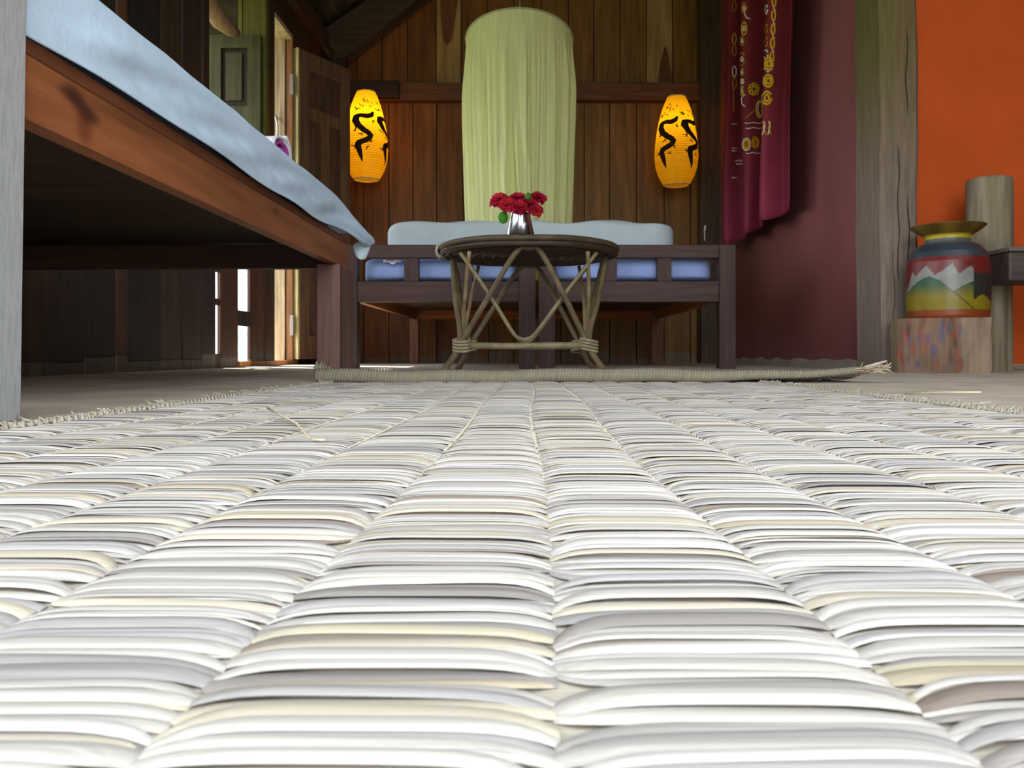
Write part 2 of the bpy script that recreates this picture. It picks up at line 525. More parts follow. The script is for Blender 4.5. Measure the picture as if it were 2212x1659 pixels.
lw = S(104, 76, 56)
lf = MB(lw)
ZT = 1.735
st = .075
for a0, a1, z0, z1 in ((0, st, .03, ZT), (wd - st, wd, .03, ZT), (st, wd - st, ZT - .10, ZT), (st, wd - st, 1.36, 1.43),
                       (st, wd - st, .03, .16), (st, wd - st, .70, .78), (wd / 2 - .03, wd / 2 + .03, .16, .70), (wd / 2 - .03, wd / 2 + .03, .78, 1.36)):
    leafbox(lf, a0, a1, -.016, .016, z0, z1)
leafbox(lf, -.012, 0, -.02, .02, .03, ZT, S(186, 172, 122))
lfo = lf.build('door_leaf', 'wood_z', dr)
for a0, a1, z0, z1 in ((st, wd - st, 1.43, ZT - .10), (st, wd / 2 - .03, .78, 1.36), (wd / 2 + .03, wd - st, .78, 1.36), (st, wd / 2 - .03, .16, .70), (wd / 2 + .03, wd - st, .16, .70)):
    p_ = MB(S(84, 60, 46))
    leafbox(p_, a0, a1, -.004, .004, z0, z1)
    leafbox(p_, a0 + .02, a1 - .02, -.009, .009, z0 + .03, z1 - .03)
    p_.build('panel', 'wood_z', lfo, bevel=.003)
for z in (.16, 1.47):
    hg = MB(S(150, 140, 134)); hg.box(XL - .006, XL + .012, 4.326, 4.345, z, z + .11)
    hg.build('hinge', 'iron', dr)
hd = MB(S(190, 190, 190))
hx, hy = XL - .075, 4.33
hd.tube([(hx, hy, 1.34), (hx, hy - .03, 1.34), (hx + .012, hy - .036, 1.30), (hx + .014, hy - .036, 1.25), (hx, hy - .03, 1.22), (hx, hy, 1.22)], .006, 8)
hd.ball((hx - .002, hy - .03, 1.345), .009)
hd.build('door_handle', 'iron', dr, smooth=True)

# things outside
sb = thing('shrub', 'green leafy shrub outside the gap in the plank wall', 'shrub', (-3.2, 6.3, -.25))
ms_ = MB(S(80, 150, 70)); r2 = random.Random(3)
for i in range(700):
    th, ph = r2.uniform(0, 2 * PI), r2.uniform(-1, 1)
    rr = r2.uniform(.25, .5)
    c = Vector((-3.2 + rr * math.cos(th) * math.sqrt(1 - ph * ph), 6.3 + rr * math.sin(th) * math.sqrt(1 - ph * ph), .35 + ph * .55))
    a = Vector((r2.gauss(0, 1), r2.gauss(0, 1), r2.gauss(0, 1))).normalized() * .05
    b_ = a.orthogonal().normalized() * .02
    ms_.add([c - a, c + b_, c + a, c - b_], [(0, 1, 2, 3)], jit(S(90, 160, 80), .3))
ms_.build('foliage', 'leaf', sb)
s2 = MB(S(70, 55, 40))
for k in range(5):
    s2.tube([(-3.2, 6.3, -.25), (-3.2 + .25 * math.cos(k * 1.3), 6.3 + .25 * math.sin(k * 1.3), .5)], [.015, .006], 6)
s2.build('stem', 'wood_z', sb)
lg = MB(S(120, 90, 68))
lg.tube([P(436, -60, 3.62), P(452, 10, 3.66), P(476, 45, 3.7), P(500, 66, 3.76), P(512, 72, 3.8)], [.05, .046, .044, .03, .02], 14)
tag(lg.build('log', 'weathered_z', smooth=True), 'pale round log end under the eave above the moulded shutter', 'log')

# ------------------------------------------------------------------ low bed on the left
XF = -0.415
RB, RT_ = HC + .4665 * .415, HC + .5955 * .415
bed = thing('low_bed', 'low reddish timber bed with pale sheet close to the camera', 'bed', (-0.85, 1.1, 0))
RC = S(142, 86, 52)
rl = MB(RC)


def rail_col(y, z):
    c = RC
    k = math.sin(14 * y + 60 * z) * math.sin(5 * y + 2)
    c = mix(c, S(112, 58, 38), .35 * max(0, k))
    dx, dz = (y - .735) / .030, (z - .288) / .013
    r_ = math.hypot(dx + .25 * math.sin(3 * dz), dz + .3 * math.sin(2.5 * dx))
    c = mix(c, S(52, 26, 24), .85 * sm(1.35 - r_))
    dx, dz = (y - .742) / .016, (z - .268) / .016
    c = mix(c, S(84, 34, 26), .6 * sm(1.3 - math.hypot(dx, dz)))
    dx, dz = (y - 1.30) / .018, (z - .292) / .006
    return mix(c, S(60, 34, 34), .7 * sm(1.3 - math.hypot(dx, dz)))


rl.grid(lambda u, v: (XF, .648 + (1.83 - .648) * u, RB + (RT_ - RB) * v), 300, 24, colf=lambda u, v: rail_col(.648 + (1.83 - .648) * u, RB + (RT_ - RB) * v))
rl.box(XF - .020, XF - .0002, .648, 1.83, RB, RT_)
rl.build('side_rail', 'wood_y', bed)
lb = MB(S(120, 72, 48)); lb.box(XF - .03, XF - .004, .648, 1.825, RT_ + .003, RT_ + .018)
lb.build('ledge_board', 'wood_y', bed, bevel=.002)
rl2 = MB(S(90, 56, 40)); rl2.box(-1.275, -1.25, .70, 1.82, RB, RT_); rl2.build('side_rail', 'wood_y', bed)
for ya in (1.795, .665):
    er = MB(S(70, 48, 38)); er.box(-1.25, XF - .021, ya, ya + .03, RB, RT_); er.build('end_rail', 'wood_x', bed, bevel=.002)
bs = MB(S(64, 46, 38))
for k in range(11):
    bs.box(-1.25, XF - .032, .66 + k * .106, .66 + k * .106 + .104, RT_ + .003, RT_ + .016, jit(S(64, 46, 38)))
bs.build('bed_base', 'wood_x', bed)
lgf = MB(S(112, 82, 74))
lgf.box(XA(683, 1.70), XA(734, 1.70), 1.70, 1.83, 0, RB - .0005)
lgf.box(XA(683, 1.70) + .004, XF - .022, 1.73, 1.794, RB - .0005, RT_)
lgf.build('leg', 'wood_z', bed, bevel=.003)
pst = MB(S(164, 166, 168))
xb, ztop = -.4131, .62
lean = .0041 / .287
pst.box(xb - .085, xb, .56, .6465, 0.0038, ztop, top=(lean * ztop, 0))
pst.build('bed_post', 'post_z', bed, bevel=.0015)
pst2 = MB(S(80, 60, 50)); pst2.box(-1.285, -1.20, .56, .646, 0, .62); pst2.build('bed_post', 'weathered_z', bed)
pst3 = MB(S(80, 60, 50)); pst3.box(-1.275, -1.215, 1.83, 1.89, 0, .30); pst3.build('leg', 'wood_z', bed)

mt = MB(S(150, 165, 190)); mt.box(-1.235, -.452, .67, 1.80, RT_ + .019, .400)
tag(mt.build('mattress', 'linen', bevel=.02), 'thin mattress under the pale sheet of the low bed', 'mattress')
SY0, SY1 = .6472, 1.935


def sheet_fn(u, v):
    # u along the bed, v across: from the wall over the top and down the room side
    y = SY0 + (SY1 - SY0) * u
    e = sm((y - 1.66) / .275)
    wr_ = .0030 * math.sin(9 * y + 14 * v) * math.sin(3 * y + 1.0) + .0022 * math.sin(31 * y + 20 * v) + .0011 * math.sin(55 * y - 33 * v)
    if v < .5:
        t = v / .5
        x = -1.235 + (1.235 - .436) * t
        z = .4085 + .5 * wr_ * t
    elif v < .6:
        a = (v - .5) / .1 * PI / 2
        x = -.436 + (.0218 + .003 * sm((y - .66) / .15)) * math.sin(a)
        z = .4085 - .026 * (1 - math.cos(a)) + .3 * wr_
    else:
        t = (v - .6) / .4
        low = .3205 + .0020 * math.sin(8.3 * y + .5) + .0014 * math.sin(19 * y) + .004 * sm((y - 1.25) / .25) * math.sin(11 * y + 1)
        k0 = sm((y - .66) / .15)
        x = -.4142 + k0 * (.003 + .0015 * math.sin(16 * y + 5 * t) + .9 * wr_ * math.sin(PI * t) + .003 * t)
        z = .3825 + (low - .3825) * t
    ex = .034 * e
    if v < .6:
        z -= .055 * e
        x += ex * sm((v - .3) / .3)
    else:
        t = (v - .6) / .4
        z -= (.055 * (1 - t) + .002 * t) * e
        x += ex * (1 - t) + .016 * e * t
        y -= .025 * e * t
    return (x, y, z)


sheet = MB(S(194, 217, 238))  # white cloth; the blue of the daylight is put into its colour
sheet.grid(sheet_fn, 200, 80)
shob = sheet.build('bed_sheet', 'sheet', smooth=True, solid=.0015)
tag(shob, 'daylight tinted white sheet draped over the low bed', 'sheet')
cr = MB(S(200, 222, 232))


def corner_fn(u, v):
    a = Vector(P(803, 516, 1.93)); b_ = Vector(P(764, 527, 1.905)); c = Vector(P(789, 560, 1.92)); d = Vector(P(771, 556, 1.905))
    p = (a * (1 - u) + b_ * u) * (1 - v) + (c * (1 - u) + d * u) * v
    bow = .006 * math.sin(PI * v)
    return (p.x + bow * (1 - 2 * u) * .5, p.y - .012 * math.sin(PI * u) * (1 - .3 * v), p.z - .004 * math.sin(PI * u) * v)


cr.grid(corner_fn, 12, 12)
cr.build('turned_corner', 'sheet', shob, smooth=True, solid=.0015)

# rolled floral blanket on the low bed
rb = MB()
bl_c = S(226, 226, 232)


def roll_fn(u, v):
    # spiral cross-section swept along the axis
    a = u * 2 * PI * 3.2
    r = .022 + .038 * u
    ax = v
    cx = -.528 - .36 * ax
    cy = 1.70 + .05 * ax
    return (cx + .004 * math.sin(a * 2), cy + r * math.cos(a), .409 + .062 + r * math.sin(a) * (1 + .02 * math.sin(9 * ax)))


def roll_col(u, v):
    k = math.sin(13 * u + 11 * v) * math.sin(21 * v + 3 * u * 6) + .4 * math.sin(37 * v + 25 * u)
    if u < .62:
        return S(178, 70, 160)
    return S(186, 90, 176) if k > .45 else bl_c


rb.grid(roll_fn, 150, 40, colf=roll_col)
tag(rb.build('rolled_blanket', 'sheet', smooth=True, solid=.004), 'rolled pink and white floral blanket on the low bed', 'blanket')

# ------------------------------------------------------------------ two identical slatted beds at the back
DF, DB = 3.15, 5.02
rail_c = S(70, 48, 44)


def slatted_bed(x0, x1, label, lit):
    t = thing('slatted_bed', label, 'bed', ((x0 + x1) / 2, 4.1, 0), 'twin slatted beds against the back boards')
    z0, z1 = ZA(652, DF), ZA(607, DF)
    z2, z3 = ZA(557, DF), ZA(528, DF)
    lw_ = .066
    for xa in (x0, x1 - lw_):
        l = MB(rail_c); l.box(xa, xa + lw_, DF, DF + .06, 0, z3); l.build('leg', 'wood_z', t, bevel=.003)
        l = MB(S(140, 92, 70)); l.box(xa + (.0 if xa == x0 else .01), xa + .055, DB - .06, DB, 0, .376); l.build('leg', 'wood_z', t, bevel=.003)
    r = MB(rail_c); r.box(x0 + lw_, x1 - lw_, DF + .004, DF + .05, z2, z3); r.build('top_rail', 'wood_x', t, bevel=.003)
    r = MB(rail_c); r.box(x0 + lw_, x1 - lw_, DF + .004, DF + .05, z0, z1); r.build('lower_rail', 'wood_x', t, bevel=.003)
    inner = (x1 - x0 - 2 * lw_)
    for k in (1, 2):
        xm = x0 + lw_ + inner * k / 3
        p = MB(rail_c); p.box(xm - .028, xm + .028, DF + .006, DF + .045, z1, z2); p.build('spindle', 'wood_z', t, bevel=.002)
    for xa in (x0 + .01, x1 - .04):
        s_ = MB(S(150, 96, 52)); s_.box(xa, xa + .03, DF + .06, DB - .06, z0 + .012, z1); s_.build('side_rail', 'wood_y', t, bevel=.002)  # inner side and head rails: orange light on them put into the colour
    s_ = MB(S(168, 98, 50)); s_.box(x0 + .055, x1 - .055, DB - .05, DB - .02, .278, .376); s_.build('head_rail', 'wood_x', t, bevel=.002)
    bb = MB(S(96, 66, 46))
    for k in range(9):
        ya = DF + .07 + k * .196
        bb.box(x0 + .041, x1 - .041, ya, ya + .17, z1 - .018, z1 - .002, jit(S(96, 66, 46)))
    bb.build('slat_base', 'wood_x', t)
    return t


LX0, LX1 = XA(735, DF), XA(1157, DF)
RX0, RX1 = XA(1164, DF), XA(1590, DF)
slatted_bed(LX0, LX1, 'slatted bed behind the end of the low bed', True)
slatted_bed(RX0, RX1, 'slatted bed standing against the maroon wall', False)


def soft_block(name, x0, x1, y0, y1, z0, z1, col, mat, label, cat, group=None, amp=.006, r=.03, seed=0, nx=60, ny=30):
    """rounded, slightly lumpy cushion block as one closed skin"""
    mb = MB(col)
    rr = random.Random(seed)
    ph = [rr.uniform(0, 6.28) for _ in range(8)]
    cx, cy, cz = (x0 + x1) / 2, (y0 + y1) / 2, (z0 + z1) / 2
    hx, hy, hz = (x1 - x0) / 2, (y1 - y0) / 2, (z1 - z0) / 2

    def pt(u, v):
        th = 2 * PI * u                       # around the x axis
        # rounded rectangle in y/z
        c, s = math.cos(th), math.sin(th)
        e = .32
        yy = hy * math.copysign(abs(c) ** e, c); zz = hz * math.copysign(abs(s) ** e, s)
        xx = -1 + 2 * v
        k = (1 - abs(xx) ** 14) ** .35 if abs(xx) < 1 else 0
        n_ = amp * (math.sin(7 * xx * hx * 3 + ph[0]) * math.sin(3 * th + ph[1]) + .6 * math.sin(17 * xx * hx + 2 * th + ph[2]) + .4 * math.sin(29 * xx * hx - 5 * th + ph[3]))
        return (cx + xx * hx, cy + yy * k, cz + (zz + (n_ if s > -.3 else 0)) * k)
    mb.grid(pt, ny * 2, nx)
    return tag(mb.build(name, mat, smooth=True), label, cat, group)


mz0 = ZA(607, DF) + .002  # blue of both mattresses: cool daylight put into the sheet colour
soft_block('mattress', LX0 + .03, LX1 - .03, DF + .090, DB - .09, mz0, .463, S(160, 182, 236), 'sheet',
           'mattress with daylight tinted sheet in the slatted bed behind the low bed', 'mattress', 'mattresses of the slatted beds', .003, seed=1)
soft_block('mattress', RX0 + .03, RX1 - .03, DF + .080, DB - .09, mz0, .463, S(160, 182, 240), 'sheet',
           'mattress with daylight tinted sheet in the slatted bed by the maroon wall', 'mattress', 'mattresses of the slatted beds', .003, seed=2)
# long quilt lying across both foot ends
qd = 3.46
soft_block('quilt', XA(834, 3.42), XA(1458, 3.42), 3.32, 3.70, .470, .620, S(186, 200, 206), 'linen',
           'long white folded quilt lying across both slatted beds', 'quilt', None, .0055, seed=5, nx=110, ny=36)
fc = MB(S(226, 228, 236))
fc.grid(lambda u, v: (XA(830, 3.22) + .07 * u, 3.205 + .02 * v, .425 + .030 * v + .012 * math.sin(PI * u) * v + .006 * math.sin(9 * u)), 16, 12)
tag(fc.build('towel', 'linen', smooth=True, solid=.006), 'small white towel crumpled in the slatted bed behind the low bed', 'towel')

# ------------------------------------------------------------------ mosquito net
ND, NX, NR = 4.2, XA(1122, 4.2), .280
net = thing('mosquito_net', 'tall pale hanging net gathered over the slatted beds', 'mosquito net', (NX, ND, .45))
zt = ZA(90, ND)
fab = MB(S(244, 246, 190))
r4 = random.Random(11)
pl = [(r4.randint(9, 40), r4.uniform(0, 6.28), r4.uniform(.003, .008)) for _ in range(7)] + [(r4.randint(55, 120), r4.uniform(0, 6.28), r4.uniform(.0006, .0014)) for _ in range(7)]


def net_fn(u, v):
    th = 2 * PI * u
    z = zt - (zt - .468) * v
    amp = sm(v * 4)
    r = NR * (1 - .02 * math.sin(PI * v) - .09 * sm((v - .45) / .55) ) + .008 * math.sin(PI * min(1, v * 2))
    d = sum(a * math.sin(k * th + p + .9 * v * math.sin(k + p)) for k, p, a in pl)
    # long gathers running down to the middle of the front
    dt = th - (1.5 * PI - .10 + .34 * (v - .35))
    d += .024 * amp * sm((v - .25) / .3) * math.exp(-(dt / .045) ** 2) + .022 * amp * sm((v - .4) / .3) * math.exp(-((dt - .2) / .045) ** 2)
    d += .02 * sm((v - .45) / .3) * math.exp(-((dt + .25) / .05) ** 2)
    r += d * amp * 1.1
    return (NX + r * math.cos(th), ND + r * math.sin(th), z - .055 * math.sin(th) * (1 - v) ** 1.5)


fab.grid(net_fn, 720, 60)
fab.build('net_skirt', 'net', net, smooth=True)
top = MB(S(244, 246, 190))
top.lathe([(NR * k / 10, zt + .035 * (1 - (k / 10) ** 1.6)) for k in range(10, 0, -1)] + [(.003, zt + .035)], NX, ND, 72)
top.v = [(x, y, z - .055 * (y - ND) / NR) for x, y, z in top.v]
top.build('net_top', 'net', net, smooth=True)
hp = MB(S(200, 200, 160)); hp.tube([(NX + (NR + .002) * math.cos(a), ND + (NR + .002) * math.sin(a), zt - .055 * math.sin(a)) for a in np.linspace(0, 2 * PI, 64, endpoint=False)], .005, 8, closed=True)
hp.build('hoop', 'net', net, smooth=True)
ck = MB(S(150, 140, 100)); ck.tube([(NX, ND, zt + .06), (NX + .003, ND, zt + .11), (NX, ND, 3.02)], .003, 6)
ck.ball((NX, ND, zt + .07), .012)
ck.build('hanging_cord', 'rattan', net, smooth=True)

# ------------------------------------------------------------------ dragon lanterns
LP = [(0, .077), (.02, .086), (.10, .110), (.20, .127), (.32, .134), (.44, .131), (.58, .122), (.72, .108), (.86, .088), (.95, .070), (1.0, .056)]


def lr(t):
    for (a, ra), (b2, rb2) in zip(LP, LP[1:]):
        if t <= b2:
            k = (t - a) / (b2 - a)
            return ra + (rb2 - ra) * k
    return LP[-1][1]


def lantern(xc, d, ytop, ybot, label, power, turn, bright):
    zb, zt_ = ZA(ybot, d), ZA(ytop, d)
    H = zt_ - zb
    t = thing('paper_lantern', label, 'lantern', (xc, d, zb), 'yellow dragon lanterns')
    p = MB(S(255, 206, 24))
    nn = 44
    p.lathe([(lr(i / nn) * (1 + .006 * (i % 2)), zb + H * i / nn) for i in range(nn + 1)], xc, d, 64)
    p.build('lantern_shade', 'paper', t, smooth=True)
    for tt, rad in ((0, .077), (1.0, .056)):
        rg = MB(S(250, 214, 120))
        rg.tube([(xc + rad * math.cos(a), d + rad * math.sin(a), zb + H * tt) for a in np.linspace(0, 2 * PI, 40, endpoint=False)], .004, 8, closed=True)
        rg.build('hoop', 'rattan', t, smooth=True)
    # painted serpents following the shade
    body = [(560, 575, 18), (530, 630, 40), (470, 655, 44), (400, 640, 36), (352, 650, 34), (340, 720, 40), (360, 800, 44), (420, 870, 46), (470, 905, 46), (505, 945, 42), (480, 995, 44), (420, 1030, 46), (362, 1055, 46), (345, 1100, 40), (365, 1180, 34), (385, 1260, 24), (408, 1340, 4)]

    def dragon(off):
        mb = MB(S(44, 32, 20))

        def at(xz, yz):
            tt = min(.985, max(.01, 1 - (yz - 215) / (1540 - 215)))
            r = lr(tt) * 1.006 + .0012
            s = (xz - 560) / 310 * .134 / max(lr(tt), .05)
            a = -PI / 2 + math.asin(max(-.98, min(.98, s))) + off
            return Vector((xc + r * math.cos(a), d + r * math.sin(a), zb + H * tt))

        def ribbon(pts):
            # densify
            dense = []
            for (a, b2, w), (a2, b3, w2) in zip(pts, pts[1:]):
                for k in range(4):
                    f_ = k / 4
                    dense.append((a + (a2 - a) * f_, b2 + (b3 - b2) * f_, w + (w2 - w) * f_))
            dense.append(pts[-1])
            vs, fs = [], []
            for i, (a, b2, w) in enumerate(dense):
                pa, pc = dense[max(0, i - 1)], dense[min(len(dense) - 1, i + 1)]
                tx, ty = pc[0] - pa[0], pc[1] - pa[1]
                l = math.hypot(tx, ty) or 1
                nx, ny = -.84 * ty / l, .84 * tx / l
                for s in (-1, 0, 1):
                    vs.append(at(a + nx * s * w, b2 + ny * s * w))
            for i in range(len(dense) - 1):
                fs += [(3 * i, 3 * i + 1, 3 * i + 4, 3 * i + 3), (3 * i + 1, 3 * i + 2, 3 * i + 5, 3 * i + 4)]
            mb.add(vs, fs)
        ribbon(body)
        for x, y in ((330, 855), (380, 930), (510, 1040), (310, 1110), (450, 1130), (540, 720), (370, 530)):
            for k in range(3):
                a = random.uniform(0, 6.28)
                ribbon([(x, y, 9), (x + 20 * math.cos(a), y + 24 * math.sin(a), 7), (x + 34 * math.cos(a + .5), y + 44 * math.sin(a + .5), 2)])
        for k in range(9):
            x, y = 440 + random.uniform(-60, 110), 430 + random.uniform(-80, 110)
            ribbon([(x, y, 6), (x + random.uniform(-25, 25), y + 20, 6), (x + random.uniform(-30, 30), y + 46, 2)])
        mb.build('dragon_motif', 'ink', t)
    dragon(turn); dragon(turn + 1.35); dragon(turn + 3.2)
    bu = MB((1, .9, .7)); bu.ball((xc, d, zb + .66 * H), (.022, .022, .03), 14, 10)
    bo = bu.build('bulb', 'bulb', t, smooth=True)
    fx = MB(S(90, 70, 50))
    fx.tube([(xc, d, zb + .69 * H), (xc, d, zb + H + .02), (xc - .015, d + .02, zb + H + .045), (xc - .06, 5.08, zb + H + .02)], .006, 8)
    fx.tube([(xc - .056, d, zt_), (xc + .056, d, zt_)], .003, 6)
    fx.build('hanging_bracket', 'rattan', t, smooth=True)
    ld = bpy.data.lights.new('lantern_light', 'POINT'); ld.energy = power; ld.color = (1, .70, .30); ld.shadow_soft_size = .03
    lo_ = bpy.data.objects.new('lantern_light', ld); COL.objects.link(lo_)
    lo_.location = Vector((xc, d, zb + .66 * H)) - Vector(t.location); lo_.parent = t
    bo.visible_shadow = True
    return t


lantern(XA(791, 4.93), 4.93, 200, 388, 'glowing yellow dragon lantern partly behind the open door', 5.2, 0.60, 1)
lantern(XA(1461, 4.93), 4.93, 211, 400, 'yellow dragon lantern hanging beside the maroon curtain', 2.6, -.12, .7)

# ------------------------------------------------------------------ rattan table
TX, TY = XA(1142, 2.46), 2.46
tb = thing('rattan_table', 'round cane table with crossed legs carrying the flower cup', 'table', (TX, TY, 0))
ztab = .386
cane = S(104, 90, 66)
RT = .272
tp = MB(S(66, 48, 36))
tp.lathe([(.002, ztab - .026), (RT - .02, ztab - .026), (RT - .008, ztab - .020), (RT - .008, ztab - .006), (RT - .02, ztab - .001), (.002, ztab)], TX, TY, 72)
for k in range(7):
    rr = .05 + .03 * k
    tp.tube([(TX + rr * math.cos(a), TY + rr * math.sin(a), ztab - .027) for a in np.linspace(0, 2 * PI, 48, endpoint=False)], .005, 6, S(72, 50, 38), closed=True)
tp.build('tabletop', 'rattan', tb, smooth=False)
for zz, rr, c in ((ztab - .006, RT, S(80, 68, 52)), (ztab - .021, RT - .004, S(60, 46, 36))):
    rm = MB(c)
    rm.tube([(TX + (rr + .0015 * math.sin(9 * a)) * math.cos(a), TY + (rr + .0015 * math.sin(9 * a)) * math.sin(a), zz + .001 * math.sin(5 * a)) for a in np.linspace(0, 2 * PI, 96, endpoint=False)], .0085, 10, closed=True)
    rm.build('rim', 'rattan', tb, smooth=True)
ws = MB(S(170, 160, 150))     # pale lashing round the rim
for k in range(9):
    a0 = PI * (1 + .02) - .035 * k + .12
    ws.tube([(TX + (RT + .011 * math.cos(q_)) * math.cos(a0), TY + (RT + .011 * math.cos(q_)) * math.sin(a0), ztab - .013 + .019 * math.sin(q_)) for q_ in np.linspace(0, 2 * PI, 12, endpoint=False)], .004, 6, closed=True)
ws.build('lashing', 'rattan', tb, smooth=True)


def bez(pts, n=24):
    """Catmull-Rom through points"""
    P_ = [Vector(p) for p in pts]
    P_ = [P_[0] * 2 - P_[1]] + P_ + [P_[-1] * 2 - P_[-2]]
    out = []
    for i in range(1, len(P_) - 2):
        for k in range(n):
            t = k / n
            a, b_, c, d = P_[i - 1], P_[i], P_[i + 1], P_[i + 2]
            out.append(.5 * ((2 * b_) + (-a + c) * t + (2 * a - 5 * b_ + 4 * c - d) * t * t + (-a + 3 * b_ - 3 * c + d) * t ** 3))
    out.append(P_[-2])
    return out


bx, by = TX - .012, TY
sq, zj, zap = .185, .088, ztab - .031
for k in range(4):
    R = Matrix.Rotation(k * PI / 2, 3, 'Z')

    def W(x, y, z):
        v = R @ Vector((x, y, 0))
        f_ = sm((z - zj) / .25)
        return Vector((bx + (TX - bx) * f_ + v.x, by + v.y, z))
    # arch: foot - joint - apex - joint - foot on the side facing -y
    ft = .046
    arch = bez([W(-sq - .040, -sq - ft, .006), W(-sq + .004, -sq, zj), W(-.105, -.212, .225), W(-.035, -.232, zap - .012), W(0, -.234, zap),
                W(.035, -.232, zap - .012), W(.105, -.212, .225), W(sq - .004, -sq, zj), W(sq + .040, -sq - ft, .006)], 8)
    a_ = MB(cane); a_.tube(arch, .0082, 10, jit(cane, .12)); a_.build('leg_arch', 'rattan', tb, smooth=True)
    vee = bez([W(-.196, -.168, ztab - .036), W(-.112, -.182, .235), W(-.035, -.190, .122), W(-.010, -.192, zj + .014), W(.010, -.192, zj + .014), W(.035, -.190, .122), W(.112, -.182, .235), W(.196, -.168, ztab - .036)], 8)
    v_ = MB(S(136, 120, 88)); v_.tube(vee, .006, 8, jit(S(136, 120, 88), .12)); v_.build('brace', 'rattan', tb, smooth=True)
    s_ = MB(S(132, 122, 92)); s_.tube([W(-sq - .012, -sq, zj - .004), W(-.06, -sq - .002, zj - .007), W(.08, -sq - .002, zj - .005), W(sq + .012, -sq, zj - .004)], .0095, 10)
    s_.build('stretcher', 'rattan', tb, smooth=True)
    l_ = MB(S(150, 136, 110))
    for j in range(4):
        zz = zj - .018 + .009 * j
        l_.tube([W(-sq + .006 + .024 * math.cos(a), -sq + .024 * math.sin(a), zz + .005 * math.sin(a)) for a in np.linspace(0, 2 * PI, 14, endpoint=False)], .0042, 6, closed=True)
    l_.build('binding', 'rattan', tb, smooth=True)

# steel cup and red flowers
VX, VY = XA(1124, 2.44), 2.44
cup = MB((.7, .7, .72))
cz0, cz1 = ztab + .0005, ztab + .102
cup.lathe([(0.0023, cz0), (0.0490, cz0), (0.0507, cz0 + .006), (0.0467, cz0 + .03), (0.0450, cz0 + .033), (0.0433, cz0 + .036), (0.0302, cz1 - .006), (0.0325, cz1), (0.0296, cz1), (0.0279, cz1 - .004), (0.0399, cz0 + .02), (0.0023, cz0 + .008)], VX, VY, 48)
tag(cup.build('steel_cup', 'steel', smooth=True), 'shiny tapered steel cup holding red flowers on the table', 'vase')


def flower(cpx, cpy, dd, rad, label, seed, leaf=False):
    rr = random.Random(seed)
    c = Vector(P(cpx, cpy, dd))
    base = Vector((VX + rr.uniform(-.01, .01), VY + rr.uniform(-.01, .01), cz0 + .04))
    t = thing('red_flower', label, 'flower', tuple(base), 'red flowers in the steel cup')
    up_ = (c - Vector((VX, VY, cz1 - .05))).normalized()
    up_ = (up_ * .6 + Vector((0, -.7, .35))).normalized()
    sx = up_.orthogonal().normalized(); sy_ = up_.cross(sx)
    bl = MB()
    for layer, (n_, open_, len_) in enumerate(((4, .25, .55), (6, .75, .8), (8, 1.2, 1.0), (9, 1.65, 1.05))):
        for i in range(n_):
            an = 2 * PI * (i + .5 * layer + rr.uniform(-.2, .2)) / n_
            o = (sx * math.cos(an) + sy_ * math.sin(an))
            side = up_.cross(o)
            L_ = rad * len_ * rr.uniform(.85, 1.15); Wd = rad * .55
            col = jit(S(168, 24, 56) if rr.random() < .7 else S(176, 36, 38), .22)

            def pf(u, v):
                th = open_ * (.35 + .75 * u) + .12 * math.sin(6 * v + seed)
                p = c + (o * math.sin(th) + up_ * math.cos(th) * .8) * L_ * u
                w = Wd * math.sin(PI * min(1, .12 + .8 * u)) ** .7
                return p + side * (v - .5) * 2 * w + up_ * (.12 * rad * (1 - (2 * v - 1) ** 2)) * -1 + o * rr.uniform(-.02, .02) * rad
            bl.grid(pf, 5, 5, col)
    bl.ball(c, rad * .22, 8, 6, S(150, 20, 36))
    bl.build('blossom', 'petal', t, smooth=True)
    stm = MB(S(60, 88, 40)); stm.tube(bez([base, Vector((VX, VY, cz1 + .002)) * .7 + c * .3, c], 6), .0022, 6)
    stm.build('stem', 'leaf', t, smooth=True)
    if leaf:
        for (lx, ly, rl_) in leaf:
            lc = Vector(P(lx, ly, dd - .01))
            l2 = MB(S(64, 128, 36))
            l2.grid(lambda u, v: (lc.x + rl_ * (u - .5) * 2 * math.sqrt(max(0, 1 - (2 * v - 1) ** 2)) * .9, lc.y - .006 * math.sin(PI * u), lc.z + rl_ * 1.15 * (v - .5) * 2), 8, 12)
            l2.build('leaf', 'leaf', t, smooth=True)


flower(1077, 432, 2.42, .030, 'large red flower leaning over the leaf at the cup side', 1, [(1087, 470, .0165)])
flower(1096, 441, 2.40, .027, 'red flower between the leaf side bloom and the central ones', 2)
flower(1117, 428, 2.43, .027, 'red flower topmost at the middle of the bunch', 3)
flower(1120, 447, 2.39, .026, 'red flower just above the rim of the cup', 4)
flower(1144, 440, 2.41, .025, 'red flower under the dark green leaf tip', 5, [(1141, 424, .010)])
flower(1162, 427, 2.43, .026, 'red flower highest at the curtain side of the bunch', 6)
flower(1157, 453, 2.40, .024, 'red flower drooping lowest beside the cup', 7)

# ------------------------------------------------------------------ embroidered curtain
NF = 3.3


def cur(u, v):
    z = .665 + (2.25 - .665) * v
    near = 3.40 - .13 * (z - .66) / 1.2
    far = 4.52
    a = 2 * PI * NF * u
    g = 1.0 + .25 * v
    y = near + (far - near) * u + .075 * math.sin(a) * (1 - .15 * v) + .006 * math.sin(7 * z + 9 * u)
    x = 1.095 + .050 * math.sin(a) * g + .010 * math.sin(a * .5 + 3 * z)
    zz = z + (.020 * math.sin(a + .6)) * (1 - v) ** 6 + .012 * math.sin(3 * u + 1) * (1 - v)
    return Vector((x, y, zz))


